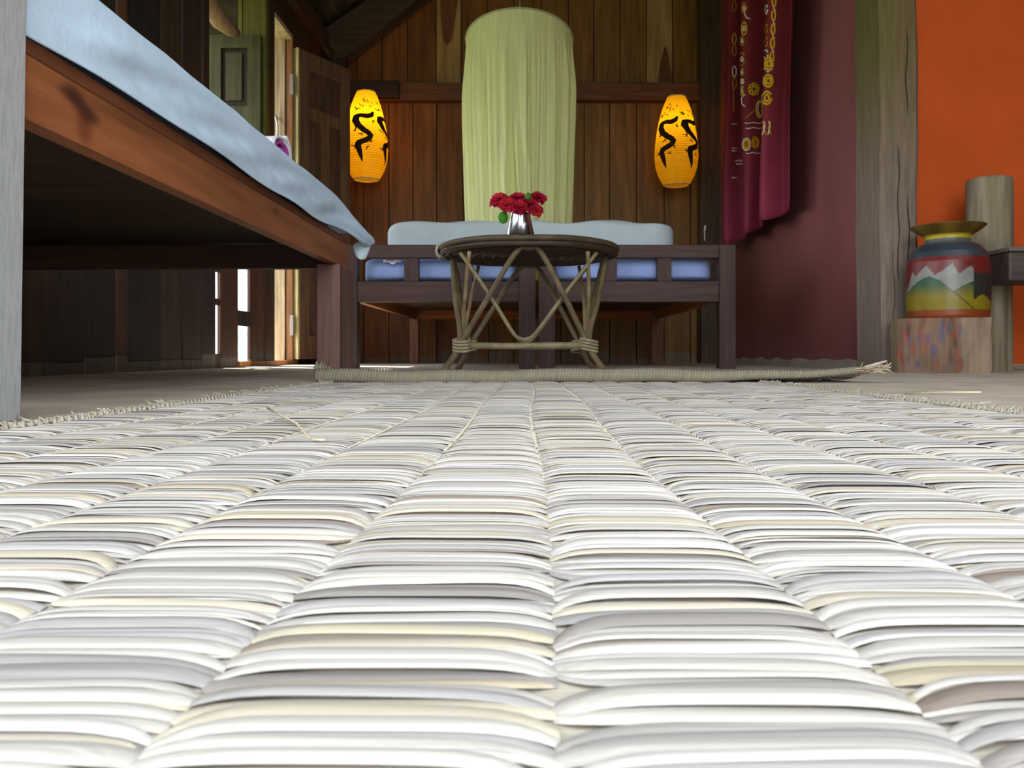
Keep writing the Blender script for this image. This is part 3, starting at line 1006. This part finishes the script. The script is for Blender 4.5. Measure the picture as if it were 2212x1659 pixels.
ct = MB(S(140, 32, 62))
ct.grid(cur, 260, 50, colf=lambda u, v: mix(S(142, 54, 76), S(120, 40, 44), sm(v * 2.2)))
cu = thing('curtain', 'long maroon curtain with yellow embroidered flowers', 'curtain', (1.12, 4.0, .66))
ct.build('cloth', 'curtain', cu, smooth=True, solid=.002)
US = np.linspace(0, 1, 1400)


def hit(px, py):
    """where the cloth shows this spot: nearest fold first"""
    best = None
    for v0 in (None,):
        pts = []
        for u in US:
            v = .4
            for _ in range(3):
                p = cur(u, v)
                ztar = ZA(py, p.y)
                v = v + (ztar - p.z) / 1.585
            p = cur(u, v)
            pts.append((CX + F * p.x / p.y, p.y, u, v))
        for a, c in zip(pts, pts[1:]):
            if (a[0] - px) * (c[0] - px) <= 0 and abs(c[0] - a[0]) < 5:
                if best is None or a[1] < best[1]:
                    best = a
    return best


def stitch(mb, pts, r, col, closed=False):
    out = []
    last = None
    for px, py in pts:
        h = hit(px, py)
        if h is None:
            continue
        u, v = h[2], h[3]
        if last is not None and abs(u - last) > .05:
            if len(out) > 2:
                mb.tube(out, r, 6, col)
            out = []
            closed = False
        last = u
        p = cur(u, v)
        e = .002
        n_ = (cur(u + e, v) - p).cross(cur(u, v + e) - p).normalized()
        if n_.dot(Vector((0, 0, .3)) - p) < 0:
            n_ = -n_
        out.append(p + n_ * .003)
    if len(out) > 2:
        mb.tube(out, r, 6, col, closed=closed)


yel, wht, ocr = S(206, 160, 30), S(206, 198, 180), S(176, 110, 34)


def circ(cx, cy, rx, ry, n=14):
    return [(cx + rx * math.cos(2 * PI * k / n), cy + ry * math.sin(2 * PI * k / n)) for k in range(n)]


em = MB()


def done(name):
    global em
    if em.v:
        em.build(name, 'thread', cu, smooth=True)
    em = MB()


for k in range(5):                                     # chain of leaves on the near fold
    yy = 4 + k * 30
    stitch(em, circ(1672 - k * 1.2, yy, 3.5, 11), .0042, yel, True)
    stitch(em, [(1674 - k * 1.2, yy + 8), (1671 - k * 1.2, yy + 14), (1675 - k, yy + 20)], .003, wht)
    done('embroidered_leaf')
for cx, cy, rx, ry in ((1661, 138, 7, 13), (1660, 175, 8, 13), (1657, 212, 8, 14)):
    stitch(em, circ(cx, cy, rx, ry), .0055, yel, True)
    stitch(em, circ(cx, cy, rx * .5, ry * .5), .005, yel, True)
    stitch(em, [(cx - rx - 2, cy + ry - 3), (cx - 2, cy + ry + 5), (cx + rx, cy + ry - 2)], .0035, wht)
    stitch(em, [(cx - rx - 3, cy - 8), (cx - rx - 4, cy + 4), (cx - rx - 2, cy + ry)], .003, wht)
    done('embroidered_rosette')
for k in range(8):                                      # open flower
    a = 2 * PI * k / 8
    stitch(em, circ(1628 + 7.5 * math.cos(a), 193 + 9 * math.sin(a), 3.6, 4.2, 8), .0045, yel, True)
stitch(em, circ(1628, 193, 2.5, 3, 8), .004, S(60, 70, 40), True)
done('embroidered_flower')
stitch(em, [(1611, 256), (1618, 250), (1626, 242), (1633, 234)], .004, ocr)
stitch(em, circ(1640, 236, 7, 18), .0042, yel, True)
stitch(em, [(1648, 214), (1638, 222), (1636, 238), (1642, 254), (1650, 256)], .003, wht)
done('embroidered_bud')
for x0, x1, y0 in ((1610, 1645, 266), (1611, 1645, 277), (1612, 1641, 331), (1588, 1604, 347), (1590, 1606, 354)):
    stitch(em, [(x0 + (x1 - x0) * k / 10, y0 + 1.2 * math.sin(k)) for k in range(11)], .0032, wht)
    done('embroidered_stripe')
for cx, cy, c in ((1613, 312, wht), (1631, 308, ocr)):
    stitch(em, circ(cx, cy, 7.5, 13), .0042, c, True)
    stitch(em, circ(cx, cy, 5, 9), .005, yel, True)
    stitch(em, circ(cx, cy, 2.2, 4), .004, ocr, True)
    done('embroidered_rosette')
for x0, y0 in ((1650, 285), (1660, 285)):
    stitch(em, [(x0, 262), (x0 + 3, 272), (x0, 284), (x0 - 2, 292)], .0035, wht)
    stitch(em, [(x0 + 3, 262), (x0, 276), (x0 + 4, 290)], .0035, yel)
    done('embroidered_twist')
for yy in (300, 310, 318):
    stitch(em, [(1642, yy + 4), (1650, yy), (1660, yy - 4)], .0034, wht)
    done('embroidered_stripe')
for yy, c, rx, ry in ((18, ocr, 4, 11), (62, yel, 5, 14), (88, ocr, 4, 10), (128, ocr, 5, 14), (156, ocr, 4, 8), (176, wht, 4, 5), (196, yel, 3, 10)):
    stitch(em, circ(1606 + (2 if yy < 70 else -2), yy, rx, ry), .004, c, True)
    stitch(em, circ(1606 + (2 if yy < 70 else -2), yy, rx * .4, ry * .4, 8), .0035, wht, True)
    done('embroidered_leaf')
stitch(em, [(1614, 16), (1608, 26), (1612, 38), (1620, 42)], .004, wht)
done('embroidered_scroll')
stitch(em, [(1610, 204), (1603, 212), (1604, 224), (1610, 230)], .0036, wht)
done('embroidered_scroll')
for yy, c in ((14, ocr), (84, yel), (110, ocr), (155, wht), (180, ocr)):
    stitch(em, circ(1586, yy, 4, 12), .0036, c, True)
    done('embroidered_leaf')
for yy in (268, 320, 326, 384):
    stitch(em, [(1580, yy), (1586, yy), (1592, yy + 1)], .003, wht)
    done('embroidered_stripe')
stitch(em, [(1584, k) for k in range(180, 250, 8)], .003, ocr)
done('embroidered_stem')
for yy in (20, 62, 90, 118):
    stitch(em, circ(1656, yy, 3.4, 10), .0034, wht if yy in (20, 118) else ocr, True)
    done('embroidered_leaf')

# small metal latch on the post
la = MB(S(240, 238, 230)); lc = P(1522, 500, 5.05)
la.tube([(lc[0], 5.058, lc[2]), (lc[0], 5.035, lc[2] + .01), (lc[0], 5.03, lc[2] + .035)], .007, 8)
la.tube([(lc[0], 5.05, lc[2]), (lc[0] + .002, 5.05, lc[2] - .06)], .004, 8)
tag(la.build('wall_hook', 'iron', smooth=True), 'small pale metal hook on the dark corner post', 'hook')

# ------------------------------------------------------------------ right corner: block, pot, post, bench
BD = 2.47
bk = MB()
bx0, bx1 = XA(1938, BD), XA(2142, BD)
bz = ZA(688, BD)
nX, nZ = 40, 16
r5 = random.Random(21)
blot = [(r5.uniform(bx0, bx1 - .09), r5.uniform(.02, bz), r5.uniform(.008, .022), r5.choice([S(92, 92, 128), S(150, 78, 56), S(80, 84, 116), S(168, 92, 62), S(104, 70, 60)])) for _ in range(48)]


def bcol(x, z):
    c = mix(S(140, 122, 104), S(118, 82, 64), .5 if x < bx1 - .09 else .15)
    for a, b_, r_, cc_ in blot:
        d_ = math.hypot((x - a) * 1.6, (z - b_) * .6)
        if d_ < r_:
            c = mix(c, cc_, .7 * sm(1.4 * (1 - d_ / r_)))
    return c


def wobx(z):
    return .0012 * math.sin(40 * z) + .0008 * math.sin(90 * z)


TH = math.radians(20)
BL = .257
eu, ew = Vector((math.cos(TH), -math.sin(TH), 0)), Vector((math.sin(TH), math.cos(TH), 0))


def bp_(a, w_, z):
    p = Vector((bx0, BD, 0)) + eu * (BL * a + wobx(z)) + ew * (.26 * w_)
    return (p.x, p.y, z)


bk.grid(lambda u, v: bp_(u, .01 * math.sin(50 * u), bz * v), nX, nZ, colf=lambda u, v: bcol(bx0 + (bx1 - bx0) * u, bz * v))
bk.grid(lambda u, v: bp_(u, v, bz), nX, 6, S(170, 150, 126))
bk.grid(lambda u, v: bp_(0, 1 - u, bz * v), 6, nZ, S(156, 136, 112))
bk.grid(lambda u, v: bp_(1, u, bz * v), 6, nZ, S(156, 136, 112))
bk.grid(lambda u, v: bp_(1 - u, 1, bz * v), nX, nZ, S(150, 130, 108))
tag(bk.build('wooden_block', 'smear'), 'paint stained wooden block under the painted pot', 'block')

PDp = 2.55
pcx = XA(2047, PDp)


def zp(py):
    return ZA(py, PDp)


pr = lambda w: w / 2 / F * PDp
prof = [(.002, bz + .001), (pr(156), bz + .001), (pr(160), bz + .01), (pr(164), zp(650)), (pr(166), zp(600)), (pr(163), zp(570)), (pr(150), zp(548)), (pr(126), zp(534)), (pr(96), zp(527)),
        (pr(90), zp(523)), (pr(92), zp(517)), (pr(90), zp(513)), (pr(96), zp(510)), (pr(126), zp(500)), (pr(149), zp(491)), (pr(150), zp(489.5)), (pr(144), zp(491)), (pr(90), zp(508)), (.03, zp(516)), (.002, zp(516))]
# densify the profile for the painted picture
pd = []
for (a, b_), (a2, b2) in zip(prof, prof[1:]):
    k = max(1, int(math.hypot(a2 - a, b2 - b_) / .0022))
    for i in range(k):
        pd.append((a + (a2 - a) * i / k, b_ + (b2 - b_) * i / k))
pd.append(prof[-1])


def pline(px, pts):
    for (a, b_), (a2, b2) in zip(pts, pts[1:]):
        if a <= px <= a2:
            return b_ + (b2 - b_) * (px - a) / (a2 - a)
    return pts[0][1] if px < pts[0][0] else pts[-1][1]


snow = [(1965, 640), (1972, 620), (1981, 588), (1988, 601), (1994, 592), (2007, 578), (2023, 600), (2035, 593), (2056, 577), (2068, 600), (2079, 590), (2092, 582), (2096, 606), (2110, 612), (2140, 610)]
hill = [(1960, 642), (1968, 634), (1990, 612), (2012, 602), (2034, 612), (2058, 636), (2078, 622), (2096, 614), (2110, 606), (2140, 604)]


def pot_col(th, z, r):
    py = CY - (z - HC) * F / PDp
    if py < 490.2 and r > pr(140): return S(96, 80, 40)
    if py < 510: return mix(S(150, 118, 26), S(112, 88, 28), .5 + .5 * math.sin(7 * th))
    if py < 519.5: return S(214, 190, 36)
    if py < 529: return S(112, 118, 120)
    a = (th - math.atan2(-PDp, -pcx) + PI) % (2 * PI) - PI       # 0 is the middle of the painted view
    a2 = max(-1.45, min(1.45, (a + PI) % (2 * PI / 2) - PI / 2 if abs(a) > 1.5 else a))
    px = 2047 + 82 * math.sin(a2)
    if py > 672: return S(170, 82, 34)
    dk = px > 2095 and py > 596 + 3 * math.sin(px)
    if dk and py < 648 + 6 * math.sin(px * .16): return S(62, 58, 54)
    if py > pline(px, hill):
        if abs(py - pline(px, hill)) < 2: return S(40, 70, 60)
        t = sm((py - 612) / 40)
        g = mix(S(46, 110, 78), S(170, 150, 28), t)
        if px > 2058 and abs((py - 640) - (px - 2062) * .95) < 2: g = S(84, 84, 30)
        return g
    if py > pline(px, snow): return S(166, 168, 160)
    if py > 560: return S(138, 44, 44)
    return mix(S(62, 74, 88), S(78, 90, 100), .5 + .5 * math.sin(3 * th))


def pot_dull(th, z, r):
    return tuple(.58 * x for x in pot_col(th, z, r))


pt_ = MB()
pt_.lathe(pd, pcx, PDp, 168, colf=pot_dull)
tag(pt_.build('clay_pot', 'pot', smooth=True), 'painted clay pot with snowy mountains and flared yellow lip', 'pot')

SD = 2.78
sp = MB()
sx0_, sx1_ = XA(2091, SD), XA(2182, SD)
rS = (sx1_ - sx0_) / 2
zts = ZA(388, SD)


def wobs(th, z):
    return 1 + .03 * math.sin(3 * th + 2 * z) + .018 * math.sin(7 * th + 9 * z) + .02 * math.sin(5 * z)


def scol(th, z, r):
    k = math.sin(5 * th + 3 * z) * math.sin(11 * z + th)
    c = mix(S(156, 146, 124), S(130, 116, 92), .5 + .5 * k)
    c = mix(c, S(96, 82, 66), .6 * sm((math.sin(9 * th + 1 + .4 * math.sin(6 * z)) - .4) / .4) * sm((.58 - z) / .3))
    return c


sp.lathe([(rS, z) for z in np.linspace(0, zts - .01, 40)] + [(rS * .97, zts), (rS * .5, zts + .004), (.002, zts + .004)], (sx0_ + sx1_) / 2, SD, 48, colf=scol, wob=wobs)
tag(sp.build('wooden_post', 'weathered_z', smooth=True), 'short pale round timber post behind the painted pot', 'post')
bn = thing('wooden_bench', 'dark wooden bench end beside the short timber post', 'bench', (2.1, 2.55, 0))
be = MB(S(84, 74, 70)); be.box(XA(2180, 2.5), 3.0, 2.50, 2.69, ZA(606, 2.5), ZA(543, 2.5)); be.build('apron', 'wood_x', bn, bevel=.006)
be = MB(S(120, 110, 102)); be.box(XA(2180, 2.5) - .004, 3.0, 2.49, 2.70, ZA(543, 2.5), ZA(533, 2.5)); be.build('seat', 'wood_x', bn, bevel=.004)
for xx in (1.9, 2.9):
    be = MB(S(84, 74, 70)); be.box(xx, xx + .05, 2.51, 2.56, 0, ZA(606, 2.5)); be.build('leg', 'wood_z', bn)
    be = MB(S(84, 74, 70)); be.box(xx, xx + .05, 2.63, 2.68, 0, ZA(606, 2.5)); be.build('leg', 'wood_z', bn)

# ------------------------------------------------------------------ woven sedge mats
straw_cols = np.array([S(238, 232, 222), S(230, 225, 216), S(214, 209, 203), S(236, 226, 204), S(200, 196, 194), S(244, 240, 234), S(184, 178, 172), S(226, 212, 184), S(170, 156, 144), S(226, 218, 192)])
straw_p = np.array([.19, .16, .13, .10, .11, .15, .06, .04, .03, .03]); straw_p /= straw_p.sum()


def weave(name, parent, x0, x1, y0, y1, band, pitch, zfun, hump, ns=11, seed=1, warp=.003):
    """rows of flattened straws, each one humped between the seams and pinched into them"""
    g = np.random.default_rng(seed)
    nb = int(round((x1 - x0) / band))
    seams0 = x0 + (x1 - x0) * np.arange(nb + 1) / nb
    u = np.sin(np.linspace(-1, 1, ns) * PI / 2 * .96) / math.sin(PI / 2 * .96)
    prof_h = (1 - np.abs(u) ** 5)
    V, FQ, C = [], [], []
    base = 0
    cs = 5
    ca = np.linspace(0, PI, cs)
    for b_ in range(nb):
        y = y0
        ys, ws = [], []
        while y < y1:
            w = pitch * g.uniform(.35, 1.6)
            ys.append(y + w / 2); ws.append(w); y += w
        ys = np.array(ys); ws = np.array(ws); n = len(ys)
        # groups of straws caught by one stitch
        gid = np.cumsum(g.random(n) < .36)
        gc = np.array([ys[gid == k].mean() for k in range(gid.max() + 1)]) if n else np.array([])
        gcy = np.array([gc[k] for k in gid])
        gid2 = np.cumsum(g.random(n) < .36)
        gc2 = np.array([ys[gid2 == k].mean() for k in range(gid2.max() + 1)])
        gcy2 = np.array([gc2[k] for k in gid2])
        sL = seams0[b_] + warp * np.sin(ys * 7 + b_ * 1.7); sR = seams0[b_ + 1] + warp * np.sin(ys * 7 + (b_ + 1) * 1.7)
        col = straw_cols[g.choice(len(straw_cols), n, p=straw_p)] * .77 * g.uniform(.82, 1.14, (n, 1))
        X = (sL[:, None] + sR[:, None]) / 2 + (sR - sL)[:, None] / 2 * 1.015 * u[None, :]
        pinch = np.where(u[None, :] < 0, gcy[:, None], gcy2[:, None]) - ys[:, None]
        Y = ys[:, None] + pinch * (np.abs(u)[None, :] ** 6) * .50 + g.normal(0, pitch * .30, (n, 1)) * u[None, :] + g.normal(0, pitch * .16, (n, 1)) * (1 - u[None, :] ** 2)
        hz = hump * g.uniform(.55, 1.3, (n, 1)) + g.uniform(0, .0004, (n, 1))
        Z = .0012 + hz * prof_h[None, :]
        wd_ = ws[:, None] * .78 * (1 - .30 * np.abs(u)[None, :] ** 6) * (1 + .0 * u[None, :])
        th_ = ws[:, None] * .17 * (1 - .25 * np.abs(u)[None, :] ** 6)
        # cross-section half ellipse
        YY = Y[:, :, None] + wd_[:, :, None] * np.cos(ca)[None, None, :]
        ZZ = Z[:, :, None] + th_[:, :, None] * np.sin(ca)[None, None, :] - .0006
        XX = np.repeat(X[:, :, None], cs, 2)
        ZZ = ZZ + zfun(XX, YY)
        V.append(np.stack([XX, YY, ZZ], -1).reshape(-1, 3))
        cc_ = np.repeat(col[:, None, :], ns * cs, 1)
        # ends of the straws are a bit browner where they are bound
        C.append(cc_.reshape(-1, 3))
        i, s_, c_ = np.meshgrid(np.arange(n), np.arange(ns - 1), np.arange(cs - 1), indexing='ij')
        a = base + (i * ns + s_) * cs + c_
        FQ.append(np.stack([a, a + 1, a + cs + 1, a + cs], -1).reshape(-1, 4))
        base += n * ns * cs
    V = np.concatenate(V); C = np.concatenate(C); FQ = np.concatenate(FQ)
    o = np.array(world_loc(parent))
    me = bpy.data.meshes.new(name)
    me.from_pydata((V - o).tolist(), [], FQ.tolist()); me.update()
    at = me.attributes.new('Tint', 'FLOAT_COLOR', 'POINT')
    arr = np.ones((len(C), 4), dtype=np.float32); arr[:, :3] = C
    at.data.foreach_set('color', arr.ravel())
    me.polygons.foreach_set('use_smooth', [True] * len(me.polygons))
    me.materials.append(M['straw'])
    ob = bpy.data.objects.new(name, me); COL.objects.link(ob); ob.parent = parent
    return ob, seams0


MX0, MX1, MY0, MY1 = -.385, .4475, -.26, 1.555
mat1 = thing('straw_mat', 'long pale sedge mat filling the floor before the camera', 'mat', (0.03, .6, 0))
_, seams = weave('weave', mat1, MX0, MX1, MY0, MY1, .0555, .0029, lambda x, y: 0 * x + .0006 * np.sin(9 * y + 5 * x), .0022, 17, 3)
bk_ = MB(S(206, 198, 182))


def back_fn(u, v):
    x = MX0 + .004 + (MX1 - MX0 - .008) * u
    t = ((x - MX0) / (seams[1] - seams[0])) % 1.0
    e = min(t, 1 - t) * (seams[1] - seams[0])
    y = MY0 + (MY1 - MY0) * v
    return (x, y, .0005 + .0015 * sm((e - .004) / .012) + .0006 * math.sin(9 * y + 5 * x))


bk_.grid(back_fn, 240, 40)
bk_.build('backing', 'straw', mat1, smooth=True)
sc = MB(); r6 = random.Random(5)
for k, sx in enumerate(seams[1:-1], 1):
    y = .30
    while y < MY1:
        x = sx + .003 * math.sin(y * 7 + k * 1.7)
        st_ = .011 if y < .6 else .014
        kk = .45 + .55 * sm((y - .3) / .5)
        if random.random() < .35 + .65 * sm((y - .3) / .4):
            sc.tube([(x - .0016, y - .002, .0010), (x, y + st_ * .3, .0006 + .0012 * kk), (x + .0016, y + st_ * .75, .0010)], [.0005 * kk, .0010 * kk, .0005 * kk], 5, jit(S(216, 208, 188), .12))
        y += st_
sc.build('seam_stitching', 'straw', mat1, smooth=True)


def fringe(parent, x, y0, y1, side, zf, n, seed, lmax=.018):
    rr = random.Random(seed)
    mb = MB()
    for i in range(n):
        y = rr.uniform(y0, y1)
        l = rr.uniform(.003, lmax) * (1 if rr.random() < .8 else 1.7)
        a = rr.uniform(-.9, .9)
        z = zf + rr.uniform(.001, .004)
        mb.tube([(x - side * .004, y, z), (x + side * l * .6, y + l * .5 * a, z + rr.uniform(0, .003)), (x + side * l, y + l * a, z + rr.uniform(-.0005, .006))], [.0011, .001, .0006], 5, jit(S(186, 178, 160), .15))
    for i in range(int((y1 - y0) / .010)):             # bound edge cord
        y = y0 + i * .010
        mb.tube([(x - .003 * side, y, zf + .001), (x, y + .005, zf + .0065), (x + .003 * side, y + .011, zf + .001)], .0017, 5, jit(S(184, 177, 160), .12))
    return mb.build('fringe', 'straw', parent, smooth=True)


fringe(mat1, MX1, .3, MY1, 1, 0, 420, 8)
fringe(mat1, MX0, .3, MY1, -1, 0, 420, 9)

# second mat under the table: its near edge is curled up
QX0, QX1, QY0, QY1 = -.43, .70, 1.60, 2.66
mat2 = thing('straw_mat', 'far sedge mat with curled braided edge under the cane table', 'mat', (0.1, 2.1, 0))


def z2(x, y):
    e = np.clip(1 - (y - QY0) / .16, 0, 1)
    side = .010 * np.clip((x - .30) / .40, 0, 1) ** 1.5
    return (.017 + side) * e * e


weave('weave', mat2, QX0 + .02, QX1 - .02, QY0, QY1, .0555, .0075, z2, .0020, 7, 13)


def z2s(x):
    return .0150 + .012 * max(0, (x - .28) / .40) ** 1.5 + .002 * math.sin(9 * x) + .0012 * math.sin(31 * x)


ed = MB(S(140, 134, 116))
xs = np.linspace(QX0, QX1 - .01, 90)
ed.tube([(x, QY0 - .004 + .004 * math.sin(11 * x), z2s(x) - .001) for x in xs], [.0135 if x < .2 else .0135 - .0065 * sm((x - .2) / .4) for x in xs], 12)
for i in range(190):
    x = QX0 + (QX1 - .02 - QX0) * i / 190
    r_ = .0135 if x < .2 else .0135 - .0065 * sm((x - .2) / .4)
    zc = z2s(x) - .001
    yc = QY0 - .004 + .004 * math.sin(11 * x)
    ed.tube([(x + .007 * (a / PI), yc - (r_ + .0006) * math.sin(a), zc - (r_ + .0006) * math.cos(a)) for a in np.linspace(.35, PI, 6)], .0016, 5, jit(S(152, 144, 124), .12))
ed.build('braided_edge', 'straw', mat2, smooth=True)
fz = MB(); r8 = random.Random(17)
for i in range(46):
    x = QX1 - r8.uniform(0, .06)
    z = z2s(x) + r8.uniform(-.006, .006)
    l = r8.uniform(.01, .035)
    fz.tube([(x, QY0 - .004, z), (x + l * .7, QY0 - .008 + r8.uniform(-.01, .01), z + r8.uniform(-.004, .006)), (x + l, QY0 - .01 + r8.uniform(-.02, .02), z + r8.uniform(-.006, .012))], [.0014, .0012, .0006], 5, jit(S(200, 182, 158), .15))
fz.tube([(QX1 - .03, QY0 - .006, z2s(.66) + .006), (QX1 + .012, QY0 - .01, z2s(.7) + .016)], [.0022, .0022], 6, S(210, 204, 190))
fz.build('fringe', 'straw', mat2, smooth=True)
fz = MB()
for i in range(18):                                    # left corner turned up against the bed leg
    x = QX0 - .004 + r8.uniform(0, .03)
    t_ = 1 - (x - QX0) / .05
    fz.tube([(x, QY0 + .012, .004), (x - .002, QY0 + .010, .03), (x + r8.uniform(-.004, .004), QY0 + .012, .020 + .026 * max(.05, t_) * r8.uniform(.7, 1.1))], [.0034, .003, .0012], 5, jit(S(140, 136, 112), .15))
fz.build('fringe', 'straw', mat2, smooth=True)

# loose stalks
st1 = MB(S(244, 232, 200))
st1.tube([P(578, 882, .72), P(606, 897, .66), P(640, 914, .60), P(672, 950, .52), (P(700, 972, .47)[0], .47, .0075)], [.0009, .0010, .0010, .0009, .0006], 6)
tag(st1.build('straw_stalk', 'straw', smooth=True), 'loose bent straw stalk rising from the pale mat near the bed post', 'straw')
st2 = MB(S(220, 208, 178))
st2.tube([(XA(1955, 1.02), 1.02, .007), (XA(1995, .99), .99, .010), (XA(2040, .96), .96, .012), (XA(2120, .93), .93, .0135)], .0011, 6)
tag(st2.build('straw_stalk', 'straw', smooth=True), 'loose pale straw lying over the fringe opposite the bed', 'straw')

# ------------------------------------------------------------------ light
w = bpy.data.worlds.new('sky'); scene.world = w; w.use_nodes = True
nt = w.node_tree
bg = nt.nodes['Background']
tc = nt.nodes.new('ShaderNodeTexCoord'); sp_ = nt.nodes.new('ShaderNodeSeparateXYZ')
nt.links.new(tc.outputs['Generated'], sp_.inputs[0])
rp = nt.nodes.new('ShaderNodeValToRGB')
rp.color_ramp.elements[0].position = .46; rp.color_ramp.elements[0].color = (.30, .34, .22, 1)
rp.color_ramp.elements[1].position = .52; rp.color_ramp.elements[1].color = (.95, .98, 1.0, 1)
e = rp.color_ramp.elements.new(.9); e.color = (.88, .94, 1.0, 1)
mr = nt.nodes.new('ShaderNodeMapRange'); mr.inputs['From Min'].default_value = -1; mr.inputs['From Max'].default_value = 1
nt.links.new(sp_.outputs['Z'], mr.inputs['Value']); nt.links.new(mr.outputs['Result'], rp.inputs['Fac'])
nt.links.new(rp.outputs['Color'], bg.inputs['Color'])
bg.inputs['Strength'].default_value = 6.2

sd = bpy.data.lights.new('sun', 'SUN'); sd.energy = 20.0; sd.angle = .02; sd.color = (1, .95, .86)
so = bpy.data.objects.new('sun', sd); COL.objects.link(so)
so.rotation_euler = Vector((.72, -.52, -1)).to_track_quat('-Z', 'Y').to_euler()

def portal(loc, rot, sx, sy):
    l = bpy.data.lights.new('daylight_portal', 'AREA'); l.shape = 'RECTANGLE'; l.size = sx; l.size_y = sy
    l.cycles.is_portal = True
    o = bpy.data.objects.new('daylight_portal', l); COL.objects.link(o); o.location = loc; o.rotation_euler = rot


portal(((DO[0] + DO[1]) / 2, -.61, DO[2] / 2), (PI / 2, 0, 0), DO[1] - DO[0], DO[2])
portal((XL - .03, (WIN[0] + WIN[1]) / 2, (WIN[2] + WIN[3]) / 2), (0, -PI / 2, 0), WIN[3] - WIN[2], WIN[1] - WIN[0])
portal((XL - .12, 4.2, .9), (0, -PI / 2, 0), 1.8, .34)
portal((XL - .12, 3.55, 1.3), (0, -PI / 2, 0), 1.1, .68)

# ------------------------------------------------------------------ camera
cam = bpy.data.cameras.new('camera'); co_ = bpy.data.objects.new('camera', cam); COL.objects.link(co_)
cam.sensor_width = 36.0; cam.lens = 36.0 * F / 2212
cam.shift_x = (1106 - CX) / 2212; cam.shift_y = -(829.5 - CY) / 2212
cam.clip_start = .01
co_.location = (0, 0, HC); co_.rotation_euler = (PI / 2, 0, 0)
cam.dof.use_dof = True; cam.dof.focus_distance = .62; cam.dof.aperture_fstop = 45
scene.camera = co_

vs = scene.view_settings
vs.view_transform = 'Standard'; vs.look = 'None'; vs.gamma = 1; vs.use_curve_mapping = False
vs.exposure = 0.0
